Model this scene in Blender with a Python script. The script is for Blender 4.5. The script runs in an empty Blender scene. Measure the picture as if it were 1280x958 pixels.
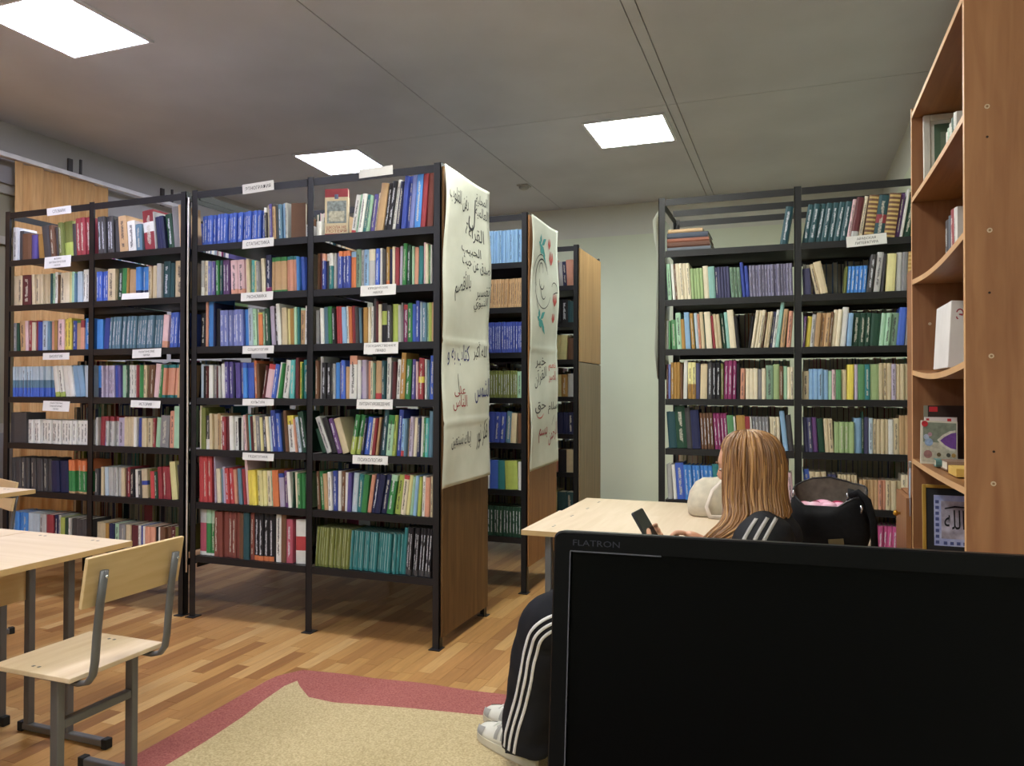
import bpy, bmesh, math, random
from mathutils import Vector, Matrix, Euler
from mathutils.bvhtree import BVHTree
random.seed(7)
R = math.radians
SC = bpy.context.scene
COL = SC.collection

# ------------------------------------------------------------------ camera, world, exposure
def setup_camera():
    yaw, pitch, roll = 0.35608, 0.011175, 0.002214
    f = Vector((-math.sin(yaw)*math.cos(pitch), math.cos(yaw)*math.cos(pitch), math.sin(pitch)))
    r = Vector((math.cos(yaw), math.sin(yaw), 0)); u = r.cross(f)
    c, s = math.cos(roll), math.sin(roll)
    r2 = r*c + u*s; u2 = u*c - r*s
    cd = bpy.data.cameras.new('camera'); co = bpy.data.objects.new('camera', cd); COL.objects.link(co)
    m = Matrix((r2, u2, -f)).transposed().to_4x4(); m.translation = Vector((0, 0, 1.2157))
    co.matrix_world = m
    cd.sensor_width = 36.0; cd.lens = 946.43/1280*36.0; cd.clip_start = 0.02; cd.clip_end = 60
    SC.camera = co
setup_camera()
W = bpy.data.worlds.new('world'); SC.world = W; W.use_nodes = True
W.node_tree.nodes['Background'].inputs[0].default_value = (0.55, 0.6, 0.7, 1)
W.node_tree.nodes['Background'].inputs[1].default_value = 0.02
SC.view_settings.view_transform = 'Standard'; SC.view_settings.look = 'None'
SC.view_settings.gamma = 1.0; SC.view_settings.use_curve_mapping = False
SC.view_settings.exposure = 0.62
LAMP_STRENGTH = 32.0

# ------------------------------------------------------------------ helpers
def lin(h):
    h = h.lstrip('#'); out = []
    for i in (0, 2, 4):
        c = int(h[i:i+2], 16)/255
        out.append(c/12.92 if c <= 0.04045 else ((c+0.055)/1.055)**2.4)
    return (out[0], out[1], out[2], 1.0)

MATS = {}
def newmat(name):
    m = bpy.data.materials.new(name); m.use_nodes = True
    return m, m.node_tree, m.node_tree.nodes['Principled BSDF']
def nd(nt, typ, **kw):
    n = nt.nodes.new(typ)
    for k, v in kw.items(): setattr(n, k, v)
    return n
def mat(name, col, rough=0.6, metal=0.0, var=0.08, scale=12.0, bump=0.0, spec=0.4, stretch=None, col2=None, emit=0.0):
    """plain surface with a little procedural mottling (object coordinates)"""
    if name in MATS: return MATS[name]
    m, nt, b = newmat(name)
    tc = nd(nt, 'ShaderNodeTexCoord'); mp = nd(nt, 'ShaderNodeMapping'); no = nd(nt, 'ShaderNodeTexNoise')
    nt.links.new(tc.outputs['Object'], mp.inputs[0]); nt.links.new(mp.outputs[0], no.inputs['Vector'])
    if stretch: mp.inputs['Scale'].default_value = stretch
    no.inputs['Scale'].default_value = scale; no.inputs['Detail'].default_value = 4
    c1 = lin(col); c2 = lin(col2) if col2 else tuple(max(0, x*(1-var*2.2)) for x in c1[:3]) + (1,)
    mx = nd(nt, 'ShaderNodeMix', data_type='RGBA')
    rp = nd(nt, 'ShaderNodeMapRange'); rp.inputs[1].default_value = 0.3; rp.inputs[2].default_value = 0.7
    nt.links.new(no.outputs['Fac'], rp.inputs[0]); nt.links.new(rp.outputs[0], mx.inputs[0])
    mx.inputs[6].default_value = c1; mx.inputs[7].default_value = c2
    nt.links.new(mx.outputs[2], b.inputs['Base Color'])
    b.inputs['Roughness'].default_value = rough; b.inputs['Metallic'].default_value = metal
    b.inputs['Specular IOR Level'].default_value = spec
    if bump:
        bp = nd(nt, 'ShaderNodeBump'); bp.inputs['Strength'].default_value = bump; bp.inputs['Distance'].default_value = 0.01
        nt.links.new(no.outputs['Fac'], bp.inputs['Height']); nt.links.new(bp.outputs[0], b.inputs['Normal'])
    MATS[name] = m
    return m
def wood(name, a, b_, scale=(1, 1, 1), rough=0.45, dist=3.0, rnd=0.0, grain=14.0):
    """wood: long grain noise; 'scale' small along the grain axis; rnd = brightness change from object to object"""
    if name in MATS: return MATS[name]
    m, nt, b = newmat(name)
    tc = nd(nt, 'ShaderNodeTexCoord'); mp = nd(nt, 'ShaderNodeMapping'); mp.inputs['Scale'].default_value = scale
    oi = nd(nt, 'ShaderNodeObjectInfo')
    no = nd(nt, 'ShaderNodeTexNoise', noise_dimensions='4D'); no.inputs['Scale'].default_value = grain; no.inputs['Detail'].default_value = 6
    no.inputs['Distortion'].default_value = dist*0.3
    mul = nd(nt, 'ShaderNodeMath', operation='MULTIPLY'); mul.inputs[1].default_value = 40.0
    nt.links.new(oi.outputs['Random'], mul.inputs[0]); nt.links.new(mul.outputs[0], no.inputs['W'])
    nt.links.new(tc.outputs['Object'], mp.inputs[0]); nt.links.new(mp.outputs[0], no.inputs['Vector'])
    rp = nd(nt, 'ShaderNodeMapRange'); rp.inputs[1].default_value = 0.3; rp.inputs[2].default_value = 0.72
    nt.links.new(no.outputs['Fac'], rp.inputs[0])
    mx = nd(nt, 'ShaderNodeMix', data_type='RGBA'); nt.links.new(rp.outputs[0], mx.inputs[0])
    mx.inputs[6].default_value = lin(a); mx.inputs[7].default_value = lin(b_)
    out = mx.outputs[2]
    if rnd:
        hs = nd(nt, 'ShaderNodeHueSaturation'); mr = nd(nt, 'ShaderNodeMapRange')
        mr.inputs[3].default_value = 1-rnd; mr.inputs[4].default_value = 1+rnd
        nt.links.new(oi.outputs['Random'], mr.inputs[0]); nt.links.new(mr.outputs[0], hs.inputs['Value'])
        nt.links.new(out, hs.inputs['Color']); out = hs.outputs[0]
    nt.links.new(out, b.inputs['Base Color']); b.inputs['Roughness'].default_value = rough
    b.inputs['Specular IOR Level'].default_value = 0.4
    MATS[name] = m
    return m
def emitmat(name, col, strength):
    m, nt, b = newmat(name)
    b.inputs['Base Color'].default_value = (0.9, 0.9, 0.9, 1)
    b.inputs['Emission Color'].default_value = lin(col); b.inputs['Emission Strength'].default_value = strength
    return m

class MB:
    """collects boxes, tubes, prisms and lofts into one mesh"""
    def __init__(s): s.v = []; s.f = []; s.c = []; s.t = []; s.uv = []
    def add(s, vs, fs, M=None):
        n = len(s.v)
        for p in vs:
            p = Vector(p)
            s.v.append(M @ p if M is not None else p)
        for f in fs: s.f.append([i+n for i in f])
    def box(s, x0, x1, y0, y1, z0, z1, M=None):
        vs = [(x0,y0,z0),(x1,y0,z0),(x1,y1,z0),(x0,y1,z0),(x0,y0,z1),(x1,y0,z1),(x1,y1,z1),(x0,y1,z1)]
        s.add(vs, [(0,3,2,1),(4,5,6,7),(0,1,5,4),(1,2,6,5),(2,3,7,6),(3,0,4,7)], M)
    def prism(s, poly, axis, a0, a1, M=None):
        """polygon (2D, counter-clockwise) extruded along 'x','y' or 'z'"""
        def P(q, a):
            return {'x': (a, q[0], q[1]), 'y': (q[0], a, q[1]), 'z': (q[0], q[1], a)}[axis]
        n = len(poly); vs = [P(q, a0) for q in poly]+[P(q, a1) for q in poly]
        fs = [tuple(range(n-1, -1, -1)), tuple(range(n, 2*n))]+[(i, (i+1) % n, n+(i+1) % n, n+i) for i in range(n)]
        if axis == 'y': fs = [tuple(reversed(f)) for f in fs]
        s.add(vs, fs, M)
    def loft(s, rings, cap=True, closed=True):
        n = len(rings[0]); base = len(s.v)
        for r in rings: s.v.extend(Vector(p) for p in r)
        for k in range(len(rings)-1):
            for i in range(n if closed else n-1):
                j = (i+1) % n
                s.f.append([base+k*n+i, base+k*n+j, base+(k+1)*n+j, base+(k+1)*n+i])
        if cap and closed:
            s.f.append([base+i for i in range(n-1, -1, -1)]); s.f.append([base+(len(rings)-1)*n+i for i in range(n)])
    def tube(s, pts, r, n=8, flat=1.0, cap=True, up=None):
        """round or oval tube along points; r number or list; flat squashes across the 'up' direction"""
        pts = [Vector(p) for p in pts]; rings = []
        prev = None
        for i, p in enumerate(pts):
            if i == 0: t = pts[1]-p
            elif i == len(pts)-1: t = p-pts[i-1]
            else: t = (pts[i+1]-p).normalized()+(p-pts[i-1]).normalized()
            t.normalize()
            if up is not None: a = Vector(up)-t*t.dot(Vector(up))
            elif prev is not None: a = prev-t*t.dot(prev)
            else:
                a = Vector((0, 0, 1)) if abs(t.z) < 0.9 else Vector((1, 0, 0)); a = a-t*t.dot(a)
            a.normalize(); prev = a; b = t.cross(a)
            rr = r[i] if isinstance(r, (list, tuple)) else r
            rings.append([p+a*(math.cos(2*math.pi*k/n)*rr*flat)+b*(math.sin(2*math.pi*k/n)*rr) for k in range(n)])
        s.loft(rings, cap)
    def ell(s, c, rx, ry, rz, nu=16, nv=10, M=None):
        rings = []
        vs = [(c[0], c[1], c[2]-rz)]; fs = []
        for j in range(1, nv):
            ph = -math.pi/2+math.pi*j/nv
            for i in range(nu):
                th = 2*math.pi*i/nu
                vs.append((c[0]+rx*math.cos(ph)*math.cos(th), c[1]+ry*math.cos(ph)*math.sin(th), c[2]+rz*math.sin(ph)))
        vs.append((c[0], c[1], c[2]+rz)); top = len(vs)-1
        for i in range(nu):
            fs.append((0, 1+(i+1) % nu, 1+i)); fs.append((top, top-nu+i, top-nu+(i+1) % nu))
        for j in range(nv-2):
            for i in range(nu):
                a = 1+j*nu+i; b = 1+j*nu+(i+1) % nu
                fs.append((a, b, b+nu, a+nu))
        s.add(vs, fs, M)
    def stroke(s, pts, w, P, off=0.002):
        """flat brush stroke through 2D points; P maps (u, v, offset) to 3D"""
        n = len(pts)
        if not isinstance(w, (list, tuple)):
            w = [w*(0.35+0.65*math.sin(math.pi*min(1, max(0.0, (i+0.4)/(n-0.2))))) for i in range(n)]
        base = len(s.v)
        for i, (x, y) in enumerate(pts):
            x0, y0 = pts[max(0, i-1)]; x1, y1 = pts[min(n-1, i+1)]
            dx, dy = x1-x0, y1-y0; l = math.hypot(dx, dy) or 1
            nx, ny = -dy/l*w[i]/2, dx/l*w[i]/2
            s.v.append(Vector(P(x+nx, y+ny, off))); s.v.append(Vector(P(x-nx, y-ny, off)))
        for i in range(n-1): s.f.append([base+2*i, base+2*i+1, base+2*i+3, base+2*i+2])
    def mesh(s, name, m, smooth=False):
        me = bpy.data.meshes.new(name); me.from_pydata([tuple(p) for p in s.v], [], s.f)
        if m is not None: me.materials.append(m)
        if smooth:
            for p in me.polygons: p.use_smooth = True
        me.update()
        return me
    def build(s, name, m, parent=None, smooth=False, bevel=0.0, fix=False, seg=2):
        me = s.mesh(name, m, smooth)
        if fix:
            bm = bmesh.new(); bm.from_mesh(me); bmesh.ops.recalc_face_normals(bm, faces=bm.faces); bm.to_mesh(me); bm.free()
        o = bpy.data.objects.new(name, me); COL.objects.link(o)
        if parent is not None: o.parent = parent
        if bevel:
            bv = o.modifiers.new('bevel', 'BEVEL'); bv.width = bevel; bv.segments = seg; bv.limit_method = 'ANGLE'; bv.angle_limit = R(40)
        return o
def tag(o, label=None, cat=None, group=None, kind=None):
    if label: o['label'] = label
    if cat: o['category'] = cat
    if group: o['group'] = group
    if kind: o['kind'] = kind
    return o
def thing(name, label, cat, loc=(0, 0, 0), rz=0.0, group=None):
    o = bpy.data.objects.new(name, None); COL.objects.link(o); o.empty_display_size = 0.1
    o.location = loc; o.rotation_euler = (0, 0, rz)
    return tag(o, label, cat, group)
def dup(root, loc, rz, label):
    r = root.copy(); COL.objects.link(r); r.location = loc; r.rotation_euler = (0, 0, rz); r['label'] = label
    for ch in list(root.children):
        c = ch.copy(); COL.objects.link(c); c.parent = r
        for g in list(ch.children):
            d = g.copy(); COL.objects.link(d); d.parent = c
    return r
def bx(name, m, x0, x1, y0, y1, z0, z1, parent=None, bevel=0.0):
    b = MB(); b.box(x0, x1, y0, y1, z0, z1); return b.build(name, m, parent, bevel=bevel)

# Arabic letters to their joined forms (the font draws them unjoined otherwise)
AR = {}
def _ar():
    cp = 0xFE80
    order = [('ء', 1), ('آ', 2), ('أ', 2), ('ؤ', 2), ('إ', 2), ('ئ', 4), ('ا', 2), ('ب', 4), ('ة', 2), ('ت', 4), ('ث', 4), ('ج', 4), ('ح', 4), ('خ', 4),
             ('د', 2), ('ذ', 2), ('ر', 2), ('ز', 2), ('س', 4), ('ش', 4), ('ص', 4), ('ض', 4), ('ط', 4), ('ظ', 4), ('ع', 4), ('غ', 4), ('ف', 4), ('ق', 4),
             ('ك', 4), ('ل', 4), ('م', 4), ('ن', 4), ('ه', 4), ('و', 2), ('ى', 2), ('ي', 4)]
    for ch, n in order:
        AR[ch] = (cp, n); cp += n
_ar()
def arabic(t):
    words = []
    for w in t.split(' '):
        out = []
        for i, ch in enumerate(w):
            cp, n = AR[ch]
            pj = i > 0 and AR[w[i-1]][1] == 4 and n >= 2
            nj = n == 4 and i < len(w)-1 and AR[w[i+1]][1] >= 2
            k = (3 if nj else 1) if pj else (2 if nj else 0)
            out.append(chr(cp+k))
        words.append(''.join(reversed(out)))
    return ' '.join(reversed(words))
def text_mesh(body, res=2):
    """letters as a flat mesh, centred; returns (verts, faces, width, height)"""
    c = bpy.data.curves.new('letters', 'FONT'); c.body = body; c.resolution_u = res; c.align_x = 'CENTER'
    o = bpy.data.objects.new('letters', c); COL.objects.link(o)
    bpy.context.view_layer.update()
    dg = bpy.context.evaluated_depsgraph_get()
    me = o.evaluated_get(dg).to_mesh()
    vs = [v.co.copy() for v in me.vertices]; fs = [tuple(p.vertices) for p in me.polygons]
    o.evaluated_get(dg).to_mesh_clear()
    bpy.data.objects.remove(o); bpy.data.curves.remove(c)
    x0 = min(v.x for v in vs); x1 = max(v.x for v in vs); y0 = min(v.y for v in vs); y1 = max(v.y for v in vs)
    vs = [Vector((v.x-(x0+x1)/2, v.y-(y0+y1)/2, 0)) for v in vs]
    return vs, fs, x1-x0, y1-y0
def add_text(mb, body, w, h, place, res=2, both=True):
    """scale letters into w x h and put each vertex where place(x, y) says"""
    vs, fs, tw, th = text_mesh(body, res)
    sx, sy = w/tw, h/th
    if not both: sx = sy = min(sx, sy)
    mb.add([place(v.x*sx, v.y*sy) for v in vs], fs)

INK = mat('ink', '20202a', 0.7, var=0.02)
INK_BLUE = mat('ink_blue', '343a78', 0.7, var=0.02)
INK_RED = mat('ink_red', 'a8404a', 0.7, var=0.05)
PAPER = mat('card_paper', 'efeeee', 0.75, var=0.03, scale=30)
BLACK_STEEL = mat('black_steel', '18181d', 0.42, metal=0.0, var=0.12, scale=6, spec=0.5)
GREY_STEEL = mat('grey_steel', '6c6c70', 0.4, metal=0.35, var=0.05, scale=8)
BIRCH = wood('birch_laminate', 'dfcab2', 'd3bc9f', (0.4, 6, 6), 0.42, grain=5)
BIRCH_EDGE = mat('birch_edge', 'c9a878', 0.55, var=0.06)
PLY = wood('chair_plywood', 'd8bd92', 'c9aa7c', (4, 0.5, 4), 0.45, grain=6)
PLY_SEAT = wood('chair_seat_plywood', 'dec9ae', 'd0b796', (4, 0.5, 4), 0.42, grain=6)

# ------------------------------------------------------------------ the setting
X0, X1, Y0, Y1, ZC = -5.46, 0.80, -4.2, 7.9, 3.2
def plank_mat(name, island):
    m, nt, b = newmat(name)
    tc = nd(nt, 'ShaderNodeTexCoord'); mp = nd(nt, 'ShaderNodeMapping'); mp.inputs['Scale'].default_value = (9, 0.8, 1)
    no = nd(nt, 'ShaderNodeTexNoise', noise_dimensions='4D'); no.inputs['Scale'].default_value = 7; no.inputs['Detail'].default_value = 6; no.inputs['Distortion'].default_value = 0.8
    if island: rnd = nd(nt, 'ShaderNodeNewGeometry').outputs['Random Per Island']
    else: rnd = nd(nt, 'ShaderNodeObjectInfo').outputs['Random']
    mu = nd(nt, 'ShaderNodeMath', operation='MULTIPLY'); mu.inputs[1].default_value = 60
    nt.links.new(rnd, mu.inputs[0]); nt.links.new(mu.outputs[0], no.inputs['W'])
    nt.links.new(tc.outputs['Object'], mp.inputs[0]); nt.links.new(mp.outputs[0], no.inputs['Vector'])
    cr = nd(nt, 'ShaderNodeValToRGB'); e = cr.color_ramp.elements
    e[0].position = 0.0; e[0].color = lin('91643b'); e[1].position = 1.0; e[1].color = lin('c49e6b')
    k = e.new(0.35); k.color = lin('aa7c4a'); k = e.new(0.7); k.color = lin('b48852')
    nt.links.new(rnd, cr.inputs[0])
    rp = nd(nt, 'ShaderNodeMapRange'); rp.inputs[1].default_value = 0.3; rp.inputs[2].default_value = 0.7; rp.inputs[3].default_value = 0.82; rp.inputs[4].default_value = 1.08
    nt.links.new(no.outputs['Fac'], rp.inputs[0])
    hs = nd(nt, 'ShaderNodeHueSaturation'); nt.links.new(rp.outputs[0], hs.inputs['Value']); nt.links.new(cr.outputs[0], hs.inputs['Color'])
    nt.links.new(hs.outputs[0], b.inputs['Base Color']); b.inputs['Roughness'].default_value = 0.42; b.inputs['Specular IOR Level'].default_value = 0.35
    return m
fl = bx('floor', mat('floor_base', '6a4a2c', 0.8), X0, X1, Y0, Y1, -0.08, -0.004); tag(fl, kind='structure')
PW = 0.0655
strips = []
rs = random.Random(3)
nstrip = int((X1-X0)/PW)
for i in range(nstrip):
    y = 0.6-rs.random()*0.4
    while y < Y1:
        l = rs.choice((0.34, 0.42, 0.42, 0.5))
        if y+l > Y1: break
        strips.append((X0+i*PW, y, l)); y += l
def in_view(x, y, z=0.0):          # the 1280 x 958 frame
    q = SC.camera.matrix_world.inverted() @ Vector((x, y, z))
    return q.z < 0 and abs(q.x/-q.z) < 0.68*1.04 and abs(q.y/-q.z) < 0.507*1.04
def open_floor(x, y):          # planks not under the rug, the racks' shelves or behind the monitor
    return in_view(x, y) and not (x > -2.03 and y < 2.8) and x < -0.75
bpy.context.view_layer.update()
cand = sorted((s for s in strips if open_floor(s[0]+PW/2, s[1]+s[2]/2)), key=lambda s: s[0]**2+s[1]**2)[:298]
chosen = set(cand)
pm1, pm2 = plank_mat('plank_wood', False), plank_mat('plank_wood_far', True)
pmesh = {}
for l in (0.34, 0.42, 0.5):
    b = MB(); b.box(0.0005, PW-0.0005, 0.0006, l-0.0006, -0.004, 0.0); pmesh[l] = b.mesh('plank', pm1)
for (x, y, l) in cand:
    o = bpy.data.objects.new('plank', pmesh[l]); COL.objects.link(o); o.location = (x, y, 0); o.parent = fl
b = MB()
for s in strips:
    if s not in chosen: b.box(s[0]+0.0005, s[0]+PW-0.0005, s[1]+0.0006, s[1]+s[2]-0.0006, -0.004, 0.0)
tag(b.build('plank', pm2, fl), kind='stuff')

# ceiling: concrete slabs with open joints, as in the photograph
cm = mat('ceiling_paint', 'cccdd4', 0.85, var=0.04, scale=1.6, col2='c0c1c8')
ce = bx('ceiling', mat('ceiling_joint', 'a8a5a0', 0.9), X0-0.1, X1+0.1, Y0-0.1, Y1+0.1, ZC+0.012, ZC+0.12); tag(ce, kind='structure')
sx = [X0-0.1, -2.36, -0.82, -0.75, X1+0.1]; sy = [Y0-0.1, -0.70, 5.26, Y1+0.1]
for i in range(len(sx)-1):
    for j in range(len(sy)-1):
        g = 0.0035
        bx('ceiling_slab', cm, sx[i]+g, sx[i+1]-g, sy[j]+g, sy[j+1]-g, ZC, ZC+0.03, ce)

def two_tone(name, low, high, zline):
    m, nt, b = newmat(name)
    tc = nd(nt, 'ShaderNodeTexCoord'); sp = nd(nt, 'ShaderNodeSeparateXYZ'); no = nd(nt, 'ShaderNodeTexNoise')
    nt.links.new(tc.outputs['Object'], sp.inputs[0]); nt.links.new(tc.outputs['Object'], no.inputs['Vector']); no.inputs['Scale'].default_value = 2.2; no.inputs['Detail'].default_value = 5
    gt = nd(nt, 'ShaderNodeMath', operation='GREATER_THAN'); gt.inputs[1].default_value = zline; nt.links.new(sp.outputs['Z'], gt.inputs[0])
    mx = nd(nt, 'ShaderNodeMix', data_type='RGBA'); nt.links.new(gt.outputs[0], mx.inputs[0]); mx.inputs[6].default_value = lin(low); mx.inputs[7].default_value = lin(high)
    rp = nd(nt, 'ShaderNodeMapRange'); rp.inputs[3].default_value = 0.93; rp.inputs[4].default_value = 1.05; nt.links.new(no.outputs['Fac'], rp.inputs[0])
    hs = nd(nt, 'ShaderNodeHueSaturation'); nt.links.new(rp.outputs[0], hs.inputs['Value']); nt.links.new(mx.outputs[2], hs.inputs['Color'])
    nt.links.new(hs.outputs[0], b.inputs['Base Color']); b.inputs['Roughness'].default_value = 0.6
    n2 = nd(nt, 'ShaderNodeTexNoise'); n2.inputs['Scale'].default_value = 3.0; n2.inputs['Detail'].default_value = 3
    bp = nd(nt, 'ShaderNodeBump'); bp.inputs['Strength'].default_value = 0.25; bp.inputs['Distance'].default_value = 0.03
    nt.links.new(tc.outputs['Object'], n2.inputs['Vector']); nt.links.new(n2.outputs['Fac'], bp.inputs['Height']); nt.links.new(bp.outputs[0], b.inputs['Normal'])
    return m
wm = two_tone('wall_paint', 'd6dcc6', 'd2d2c8', 2.87)
wl = mat('wall_left_paint', 'b5b2b2', 0.75, var=0.03, scale=2)
tag(bx('wall_back', wm, X0-0.15, X1+0.15, Y1, Y1+0.15, -0.08, ZC+0.012), kind='structure')
tag(bx('wall_right', wm, X1, X1+0.15, Y0, Y1, -0.08, ZC+0.012), kind='structure')
tag(bx('wall_front', wm, X0-0.15, X1+0.15, Y0-0.15, Y0, -0.08, ZC+0.012), kind='structure')
# left wall with one window opening (Y 2.9..4.6, Z 0.9..2.75)
b = MB()
for (a, c, d, e) in ((Y0, 2.9, -0.08, ZC+0.012), (4.6, Y1, -0.08, ZC+0.012), (2.9, 4.6, -0.08, 0.9), (2.9, 4.6, 2.75, ZC+0.012)):
    b.box(X0-0.15, X0, a, c, d, e)
tag(b.build('wall_left', wl), kind='structure')
b = MB(); b.box(X0-0.1, X0-0.03, 2.9, 2.97, 0.9, 2.75); b.box(X0-0.1, X0-0.03, 4.53, 4.6, 0.9, 2.75); b.box(X0-0.1, X0-0.03, 2.97, 4.53, 0.9, 0.97)
b.box(X0-0.1, X0-0.03, 2.97, 4.53, 2.68, 2.75); b.box(X0-0.1, X0-0.03, 3.72, 3.78, 0.97, 2.68); b.box(X0-0.1, X0-0.03, 2.97, 4.53, 2.3, 2.36)
wn = b.build('window_1', mat('window_white', 'd9d2c2', 0.5)); tag(wn, kind='structure')
gm, nt, pb = newmat('window_glass'); pb.inputs['Base Color'].default_value = (0.5, 0.46, 0.32, 1); pb.inputs['Roughness'].default_value = 0.15; pb.inputs['Alpha'].default_value = 1
for (a, c, d, e) in ((2.97, 3.72, 0.97, 2.3), (3.78, 4.53, 0.97, 2.3), (2.97, 3.72, 2.36, 2.68), (3.78, 4.53, 2.36, 2.68)):
    bx('pane', gm, X0-0.07, X0-0.06, a, c, d, e, wn)

# ceiling lights: square panels
def light(x, y, rz, col, label):
    t = thing('ceiling_light', label, 'ceiling light', (x, y, ZC), rz, None)
    b = MB(); o = 0.305; i = 0.285
    for (a, c, d, e) in ((-o, o, -o, -i), (-o, o, i, o), (-o, -i, -i, i), (i, o, -i, i)): b.box(a, c, d, e, -0.014, -0.0005)
    b.build('frame', mat('lamp_frame', 'e4e4ea', 0.4), t)
    bx('diffuser', emitmat('lamp_glow', col, LAMP_STRENGTH), -i, i, -i, i, -0.011, -0.0005, t)
light(-3.65, 5.60, R(4), 'dde2ff', 'square white light panel above the long-bannered rack')
light(-1.16, 5.69, 0, 'f6fff8', 'square white light panel in mid ceiling over the aisle to the green wall')
light(-3.70, 2.99, 0, 'dde2ff', 'square light panel at the upper left corner, largest in the photo')
light(-1.16, 3.00, 0, 'fdfff4', 'light panel above the rug, overhead and just out of the frame')
light(-3.70, 0.35, 0, 'e8eaff', 'light panel overhead behind the camera, on the window side')
light(-1.16, 0.35, 0, 'fdfff4', 'light panel overhead behind the camera, on the bookcase side')
light(-3.70, -2.30, 0, 'f4f2ff', 'added unseen fill light panel far behind the camera, on the window side')  # this rear pair is added, out of view, as fill on the rack fronts
light(-1.16, -2.30, 0, 'fdfff4', 'added unseen fill light panel far behind the camera, on the bookcase side')
d = MB(); d.ell((0, 0, -0.02), 0.05, 0.05, 0.025, 16, 8); d.box(-0.055, 0.055, -0.055, 0.055, -0.012, -0.0005)
o = d.build('smoke_detector', mat('detector_plastic', 'b8b6b0', 0.5), smooth=False); o.location = (-2.43, 6.85, ZC)
tag(o, 'small round smoke detector on the ceiling beyond the racks', 'smoke detector')

# curtain rail and curtains on the left wall
t = thing('curtain_rail', 'white curtain rail along the left wall above the tan curtains', 'curtain rail', (0, 0, 0))
rm = mat('rail_white', 'f2f0f2', 0.4)
bx('rail', rm, -5.37, -5.31, 1.2, 5.6, 2.90, 2.935, t, 0.004)
for y in (1.6, 3.0, 4.45, 5.4):
    b = MB(); b.box(-5.46, -5.33, y-0.008, y+0.008, 2.935, 2.95); b.box(-5.345, -5.33, y-0.008, y+0.008, 2.935, 3.06); b.box(-5.46, -5.445, y-0.02, y+0.02, 2.92, 3.08)
    b.build('bracket', mat('bracket_dark', '504c4e', 0.5), t)
cmat = mat('curtain_cloth', 'dcb078', 0.85, var=0.12, scale=5, stretch=(20, 20, 1), col2='c89a66', bump=0.2)
def curtain(ya, yb, label, seed):
    rr = random.Random(seed); b = MB(); n = int((yb-ya)/0.012); cols = []
    ph = rr.random()*6
    for i in range(n+1):
        y = ya+(yb-ya)*i/n
        f = 0.022*math.sin(y*34+ph+1.2*math.sin(y*5))+0.01*math.sin(y*83+ph)
        cols.append((y, f))
    zs = [0.12, 0.9, 1.7, 2.4, 2.75, 2.895]
    grid = []
    for k, z in enumerate(zs):
        s = 1.25-0.5*k/(len(zs)-1)
        grid.append([Vector((-5.34+f*s, y, z)) for y, f in cols])
    for g in grid: b.v.extend(g)
    m = n+1
    for k in range(len(zs)-1):
        for i in range(n): b.f.append([k*m+i, k*m+i+1, (k+1)*m+i+1, (k+1)*m+i])
    o = b.build('curtain', cmat, smooth=True)
    sm = o.modifiers.new('thickness', 'SOLIDIFY'); sm.thickness = 0.003
    tag(o, label, 'curtain', 'tan curtains on the left wall')
curtain(1.4, 3.80, 'tan curtain at the very edge of the photo, beside the window gap', 1)
curtain(3.90, 4.70, 'tan pleated curtain above the curtain-side bookrack, lit warm from below', 2)

# rug
rugb = mat('rug_border', 'ac6c66', 0.95, var=0.25, scale=160, bump=0.5, spec=0.1, col2='8c4e4a')
rugc = mat('rug_field', 'c8b690', 0.95, var=0.2, scale=140, bump=0.5, spec=0.1, col2='a3916c')
t = thing('rug', 'beige speckled rug with a dull red border on the plank floor', 'rug', (0, 0, 0))
def wav(p, q, n, amp, seed):
    rr = random.Random(seed); a = rr.random()*6; out = []
    for i in range(n):
        s = i/n; x = p[0]+(q[0]-p[0])*s; y = p[1]+(q[1]-p[1])*s
        l = math.hypot(q[0]-p[0], q[1]-p[1]); nx, ny = -(q[1]-p[1])/l, (q[0]-p[0])/l
        w = amp*math.sin(s*math.pi)*math.sin(s*9+a)
        out.append((x+nx*w, y+ny*w))
    return out
outer = [(0.3, 0.2), (0.3, 2.84)]+[(-1.08, 2.84)]+wav((-1.10, 2.84), (-1.88, 2.80), 10, 0.008, 1)+[(-2.00, 2.78), (-2.06, 2.68)]+wav((-2.065, 2.62), (-2.045, 0.2), 12, 0.01, 2)
inner = [(0.17, 0.32), (0.17, 2.62), (-1.08, 2.63)]+[(-1.40, 2.585), (-1.68, 2.53), (-1.80, 2.54), (-1.90, 2.62), (-1.945, 2.665), (-1.96, 2.60), (-1.945, 2.45), (-1.92, 2.30), (-1.905, 2.1), (-1.90, 1.8), (-1.91, 0.32)]
b = MB(); b.prism([p for p in outer], 'z', 0.0003, 0.004); b.build('border', rugb, t, fix=True)
b = MB(); b.prism([p for p in inner], 'z', 0.0042, 0.005); b.build('field', rugc, t, fix=True)

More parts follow.
